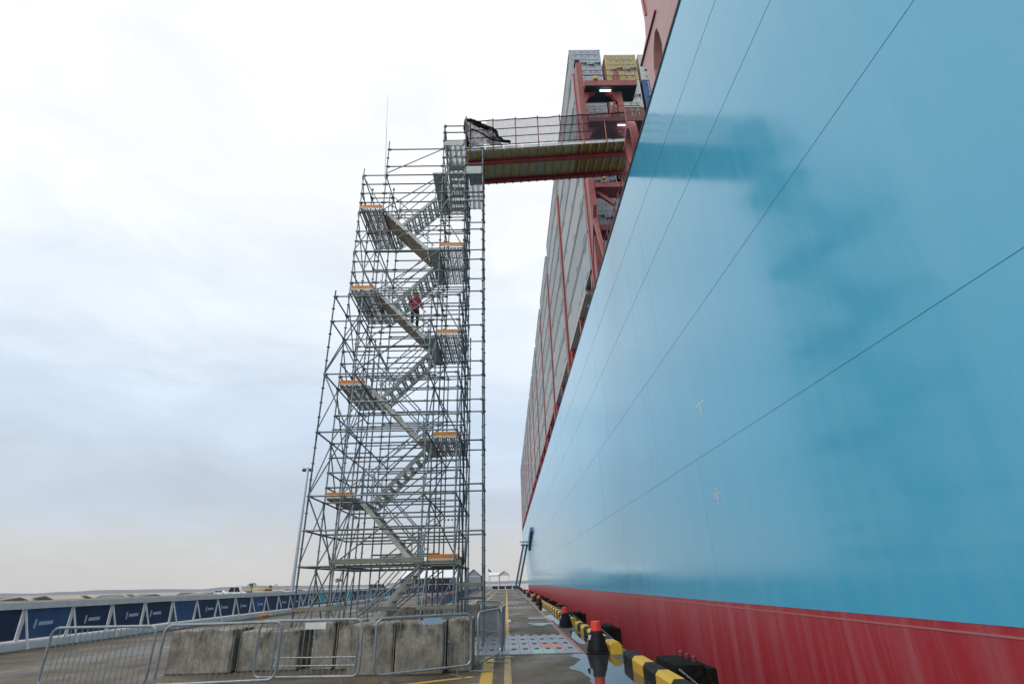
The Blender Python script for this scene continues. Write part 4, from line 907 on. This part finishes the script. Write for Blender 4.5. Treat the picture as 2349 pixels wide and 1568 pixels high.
# tents
def tent(label, x0_, x1_, y0_, y1_, ze, za, gable, ridge='y', walls=False):
    t = thing('marquee_tent', label, 'tent', ((x0_+x1_)/2, (y0_+y1_)/2, 0)); e = .25
    if ridge == 'y':
        xm = (x0_+x1_)/2
        for s, xx in ((0, x0_-e), (1, x1_+e)): obj('roof_panel', MB().prism([(xx, y0_-e, ze), (xm, y0_-e, za), (xm, y0_-e, za+.06), (xx, y0_-e, ze+.06)], (0, y1_-y0_+2*e, 0)), whitefab, t)
        for yy in (y0_, y1_): obj('gable', MB().prism([(x0_, yy, ze), (x1_, yy, ze), (xm, yy, za-.02)], (0, .04, 0)), gable, t)
    else:
        ym = (y0_+y1_)/2
        for yy in (y0_-e, y1_+e): obj('roof_panel', MB().prism([(x0_-e, yy, ze), (x0_-e, ym, za), (x0_-e, ym, za+.06), (x0_-e, yy, ze+.06)], (x1_-x0_+2*e, 0, 0)), whitefab, t)
        for xx in (x0_, x1_): obj('gable', MB().prism([(xx, y0_, ze), (xx, y1_, ze), (xx, ym, za-.02)], (.04, 0, 0)), gable, t)
    for xx in (x0_, x1_):
        for yy in (y0_, y1_): stick('leg', (xx, yy, 0), (xx, yy, ze), white, t, .07, 6)
    obj('eave_rail', MB().box((x0_, y0_-.05, ze-.2), (x1_, y0_+.05, ze)), white, t)
    if walls: obj('back_wall', MB().box((x0_, y1_-.1, 0), (x1_, y1_, ze)), grayfab, t); obj('side_wall', MB().box((x0_, y0_, 0), (x1_, y0_+.05, ze-.2)), grayfab, t)
    return t
tent('pale open tent at the end of the quay near the ship', -2.6, .5, 186, 196, 4.05, 5.25, whitefab)
tent('white tent roof reaching left of the open tent', -5.8, -2.75, 188, 196, 4.0, 4.9, whitefab, 'x')
tent('grey gabled tent just right of the scaffold legs', -10.6, -7.0, 150, 160, 3.5, 5.15, grayfab, walls=True)
mq = tent('long white roofed marquee with dark windows behind the scaffold foot', -26, -12.4, 140, 152, 3.2, 5.0, whitefab, 'x')
obj('wall', MB().box((-26, 140.1, 0), (-12.4, 140.3, 3.0)), navy, mq)
for i in range(8):
    x = -25.8+i*1.7; w_ = obj('window', MB().box((x+.12, 140.0, .7), (x+1.5, 140.08, 2.7)), glass, mq)
    obj('window_frame', MB().box((x, 139.98, .6), (x+.1, 140.06, 2.85)), white, w_); obj('window_frame', MB().box((x+.12, 139.98, 1.75), (x+1.5, 140.0, 1.85)), white, w_)
# flag pole
fp = thing('flag_pole', 'thin pole with a small dark flag beside the far tents', 'flag pole', (-5.6, 170, 0)); obj('pole', MB().tube((-5.6, 170, 0), (-5.6, 170, 6.3), .07, 8, .04), white, fp)
obj('flag', MB().prism([(-5.55, 170, 5.6), (-4.75, 170.1, 5.0), (-4.7, 170.1, 4.55), (-5.55, 170, 5.0)], (0, .03, 0)), navy, fp)
# light mast
lm_ = thing('lamp_post', 'tall pale grey light mast left of the scaffold', 'lamp post', (-22.1, 60, 0)); obj('mast', MB().tube((-22.1, 60, 0), (-22.1, 60, 14.0), .20, 14, .085), polem, lm_, smooth=True)
obj('crossarm', MB().box((-22.7, 59.93, 13.85), (-21.7, 60.07, 13.97)), polem, lm_)
for x in (-22.72, -21.95): obj('lamp_head', MB().bev((x, 59.8, 13.6), (x+.35, 60.2, 13.85), .04), c_drk, lm_)
# parked vehicles
def car(label, x, y, s, h, van=False, m=carw):
    t = thing('parked_car', label, 'car', (x, y, 0)); ln, wd = 4.6*s, 1.85
    prof = [(-ln/2, .35), (ln/2, .35), (ln/2+.02, .75), (ln*.40, .98), (ln*.26, 1.02 if not van else 1.1), (ln*.13, h), (-ln*.40, h), (-ln/2, 1.0)]
    bm = bmesh.new(); mb = MB().prism([(x+px, y, z) for px, z in prof], (0, wd, 0)); obj('body', mb, m, t)
    gl = [(ln*.245, 1.06), (ln*.12, h-.10), (-ln*.38, h-.10), (-ln*.45, 1.06)]
    for k2, (a_, b_) in enumerate(((0, .48), (.52, 1))):
        lo = gl[3][0]+(gl[0][0]-gl[3][0])*a_; hi = gl[3][0]+(gl[0][0]-gl[3][0])*b_; lt = gl[2][0]+(gl[1][0]-gl[2][0])*a_; ht = gl[2][0]+(gl[1][0]-gl[2][0])*b_
        obj('window', MB().prism([(x+lo, y-.012, 1.06), (x+hi, y-.012, 1.06), (x+ht, y-.012, h-.1), (x+lt, y-.012, h-.1)], (0, .01, 0)), glass, t)
    for sx in (-.31, .31):
        for yy in (y-.02, y+wd-.18):
            w_ = obj('wheel', MB().tube((x+sx*ln, yy, .34), (x+sx*ln, yy+.2, .34), .34, 16), tyre, t)
            obj('rim', MB().tube((x+sx*ln, yy-.01, .34), (x+sx*ln, yy+.05, .34), .2, 12), polem, w_)
    return t
car('white car parked behind the banner fence, seen through the scaffold', -25.6, 100, .92, 1.5)
car('white van behind the white car beside the marquee', -24.4, 112, 1.12, 2.15, True)
car('black car left of the white car behind the banner fence', -33.5, 104, .9, 1.25, m=blackp)
for k, (x_, y_, h_, lb_) in enumerate(((-95, 205, 2.6, 'white truck far behind the banner fence, left of the light mast'), (-104, 212, 1.6, 'white car farthest left behind the banner fence'), (-80, 215, 1.5, 'white car beside the light mast behind the banner fence'))): car(lb_, x_, y_, 1.3 if k == 0 else .95, h_, k == 0)
# excavator and palms on the far side
ex = thing('excavator', 'yellow excavator far behind the banner fence on the left', 'excavator', (-113*2, 560, 0))
obj('track', MB().bev((-232, 559, 0), (-226, 561.8, 1.2), .3), tyre, ex); obj('house', MB().bev((-231.5, 558.8, 1.3), (-226.5, 562, 3.2), .2), oly, ex); obj('cab', MB().bev((-228, 558.7, 3.2), (-226.3, 560.2, 4.8), .15), glass, ex)
obj('boom', MB().beam((-226.5, 560.5, 2.6), (-222, 560.5, 5.6), .6, .7).beam((-222, 560.5, 5.6), (-219.5, 560.5, 2.6), .5, .55), oly, ex); obj('bucket', MB().bev((-220.4, 560, 1.3), (-219, 561, 2.7), .15), oly, ex)
lp_ = thing('spoil_heap', 'low yellowish soil heap beside the excavator', 'soil heap', (-244, 570, 0))
bm = bmesh.new(); bmesh.ops.create_icosphere(bm, subdivisions=3, radius=1)
for v in bm.verts: v.co = V((-247+v.co.x*14*(1+.15*math.sin(9*v.co.y)), 572+v.co.y*7, max(0, v.co.z)*(2.6+.9*math.sin(5*v.co.x+3*v.co.y))))
obj('heap', MB().add(bm), mat('ochre_soil', (.38, .28, .13), .95, col2=(.28, .22, .13), scale=.6), lp_)
def palm(x, y, h, label):
    t = thing('palm_tree', label, 'palm tree', (x, y, 0)); obj('trunk', MB().path([(x+.15*math.sin(i*.5), y, h*i/8) for i in range(9)], .16, 8), barkm, t)
    mb = MB(); rnd = random.Random(int(x))
    for k in range(15):
        a = 2*math.pi*k/15+rnd.uniform(-.2, .2); ln = rnd.uniform(1.1, 1.7); up = rnd.uniform(.1, .9); pv = V((x, y, h))
        for j in range(7):
            f = (j+1)/7; q = V((x+math.cos(a)*ln*f, y+math.sin(a)*ln*f, h+up*f*1.1-f*f*1.25)); sd_ = V((-math.sin(a), math.cos(a), 0))
            for sg in (-1, 1): w = .42*(1-abs(f-.45)); mb.quad(pv, q, q+sd_*sg*w+V((0, 0, -.22)), pv+sd_*sg*w*.8+V((0, 0, -.18)))
            pv = q
    obj('crown', mb, leafm, t)
palm(-58, 200, 4.3, 'single palm tree on the far shore seen between scaffold legs'); palm(-92, 210, 3.6, 'small palm tree left of the light mast')
tag(obj('mooring_float', MB().lathe((-2.45, 38.5, 0), [(.3, .0), (.5, .15), (.52, .35), (.35, .55), (.05, .6)], 14), orangeobj, smooth=True), 'orange float lying on the quay behind the scaffold column', 'float')
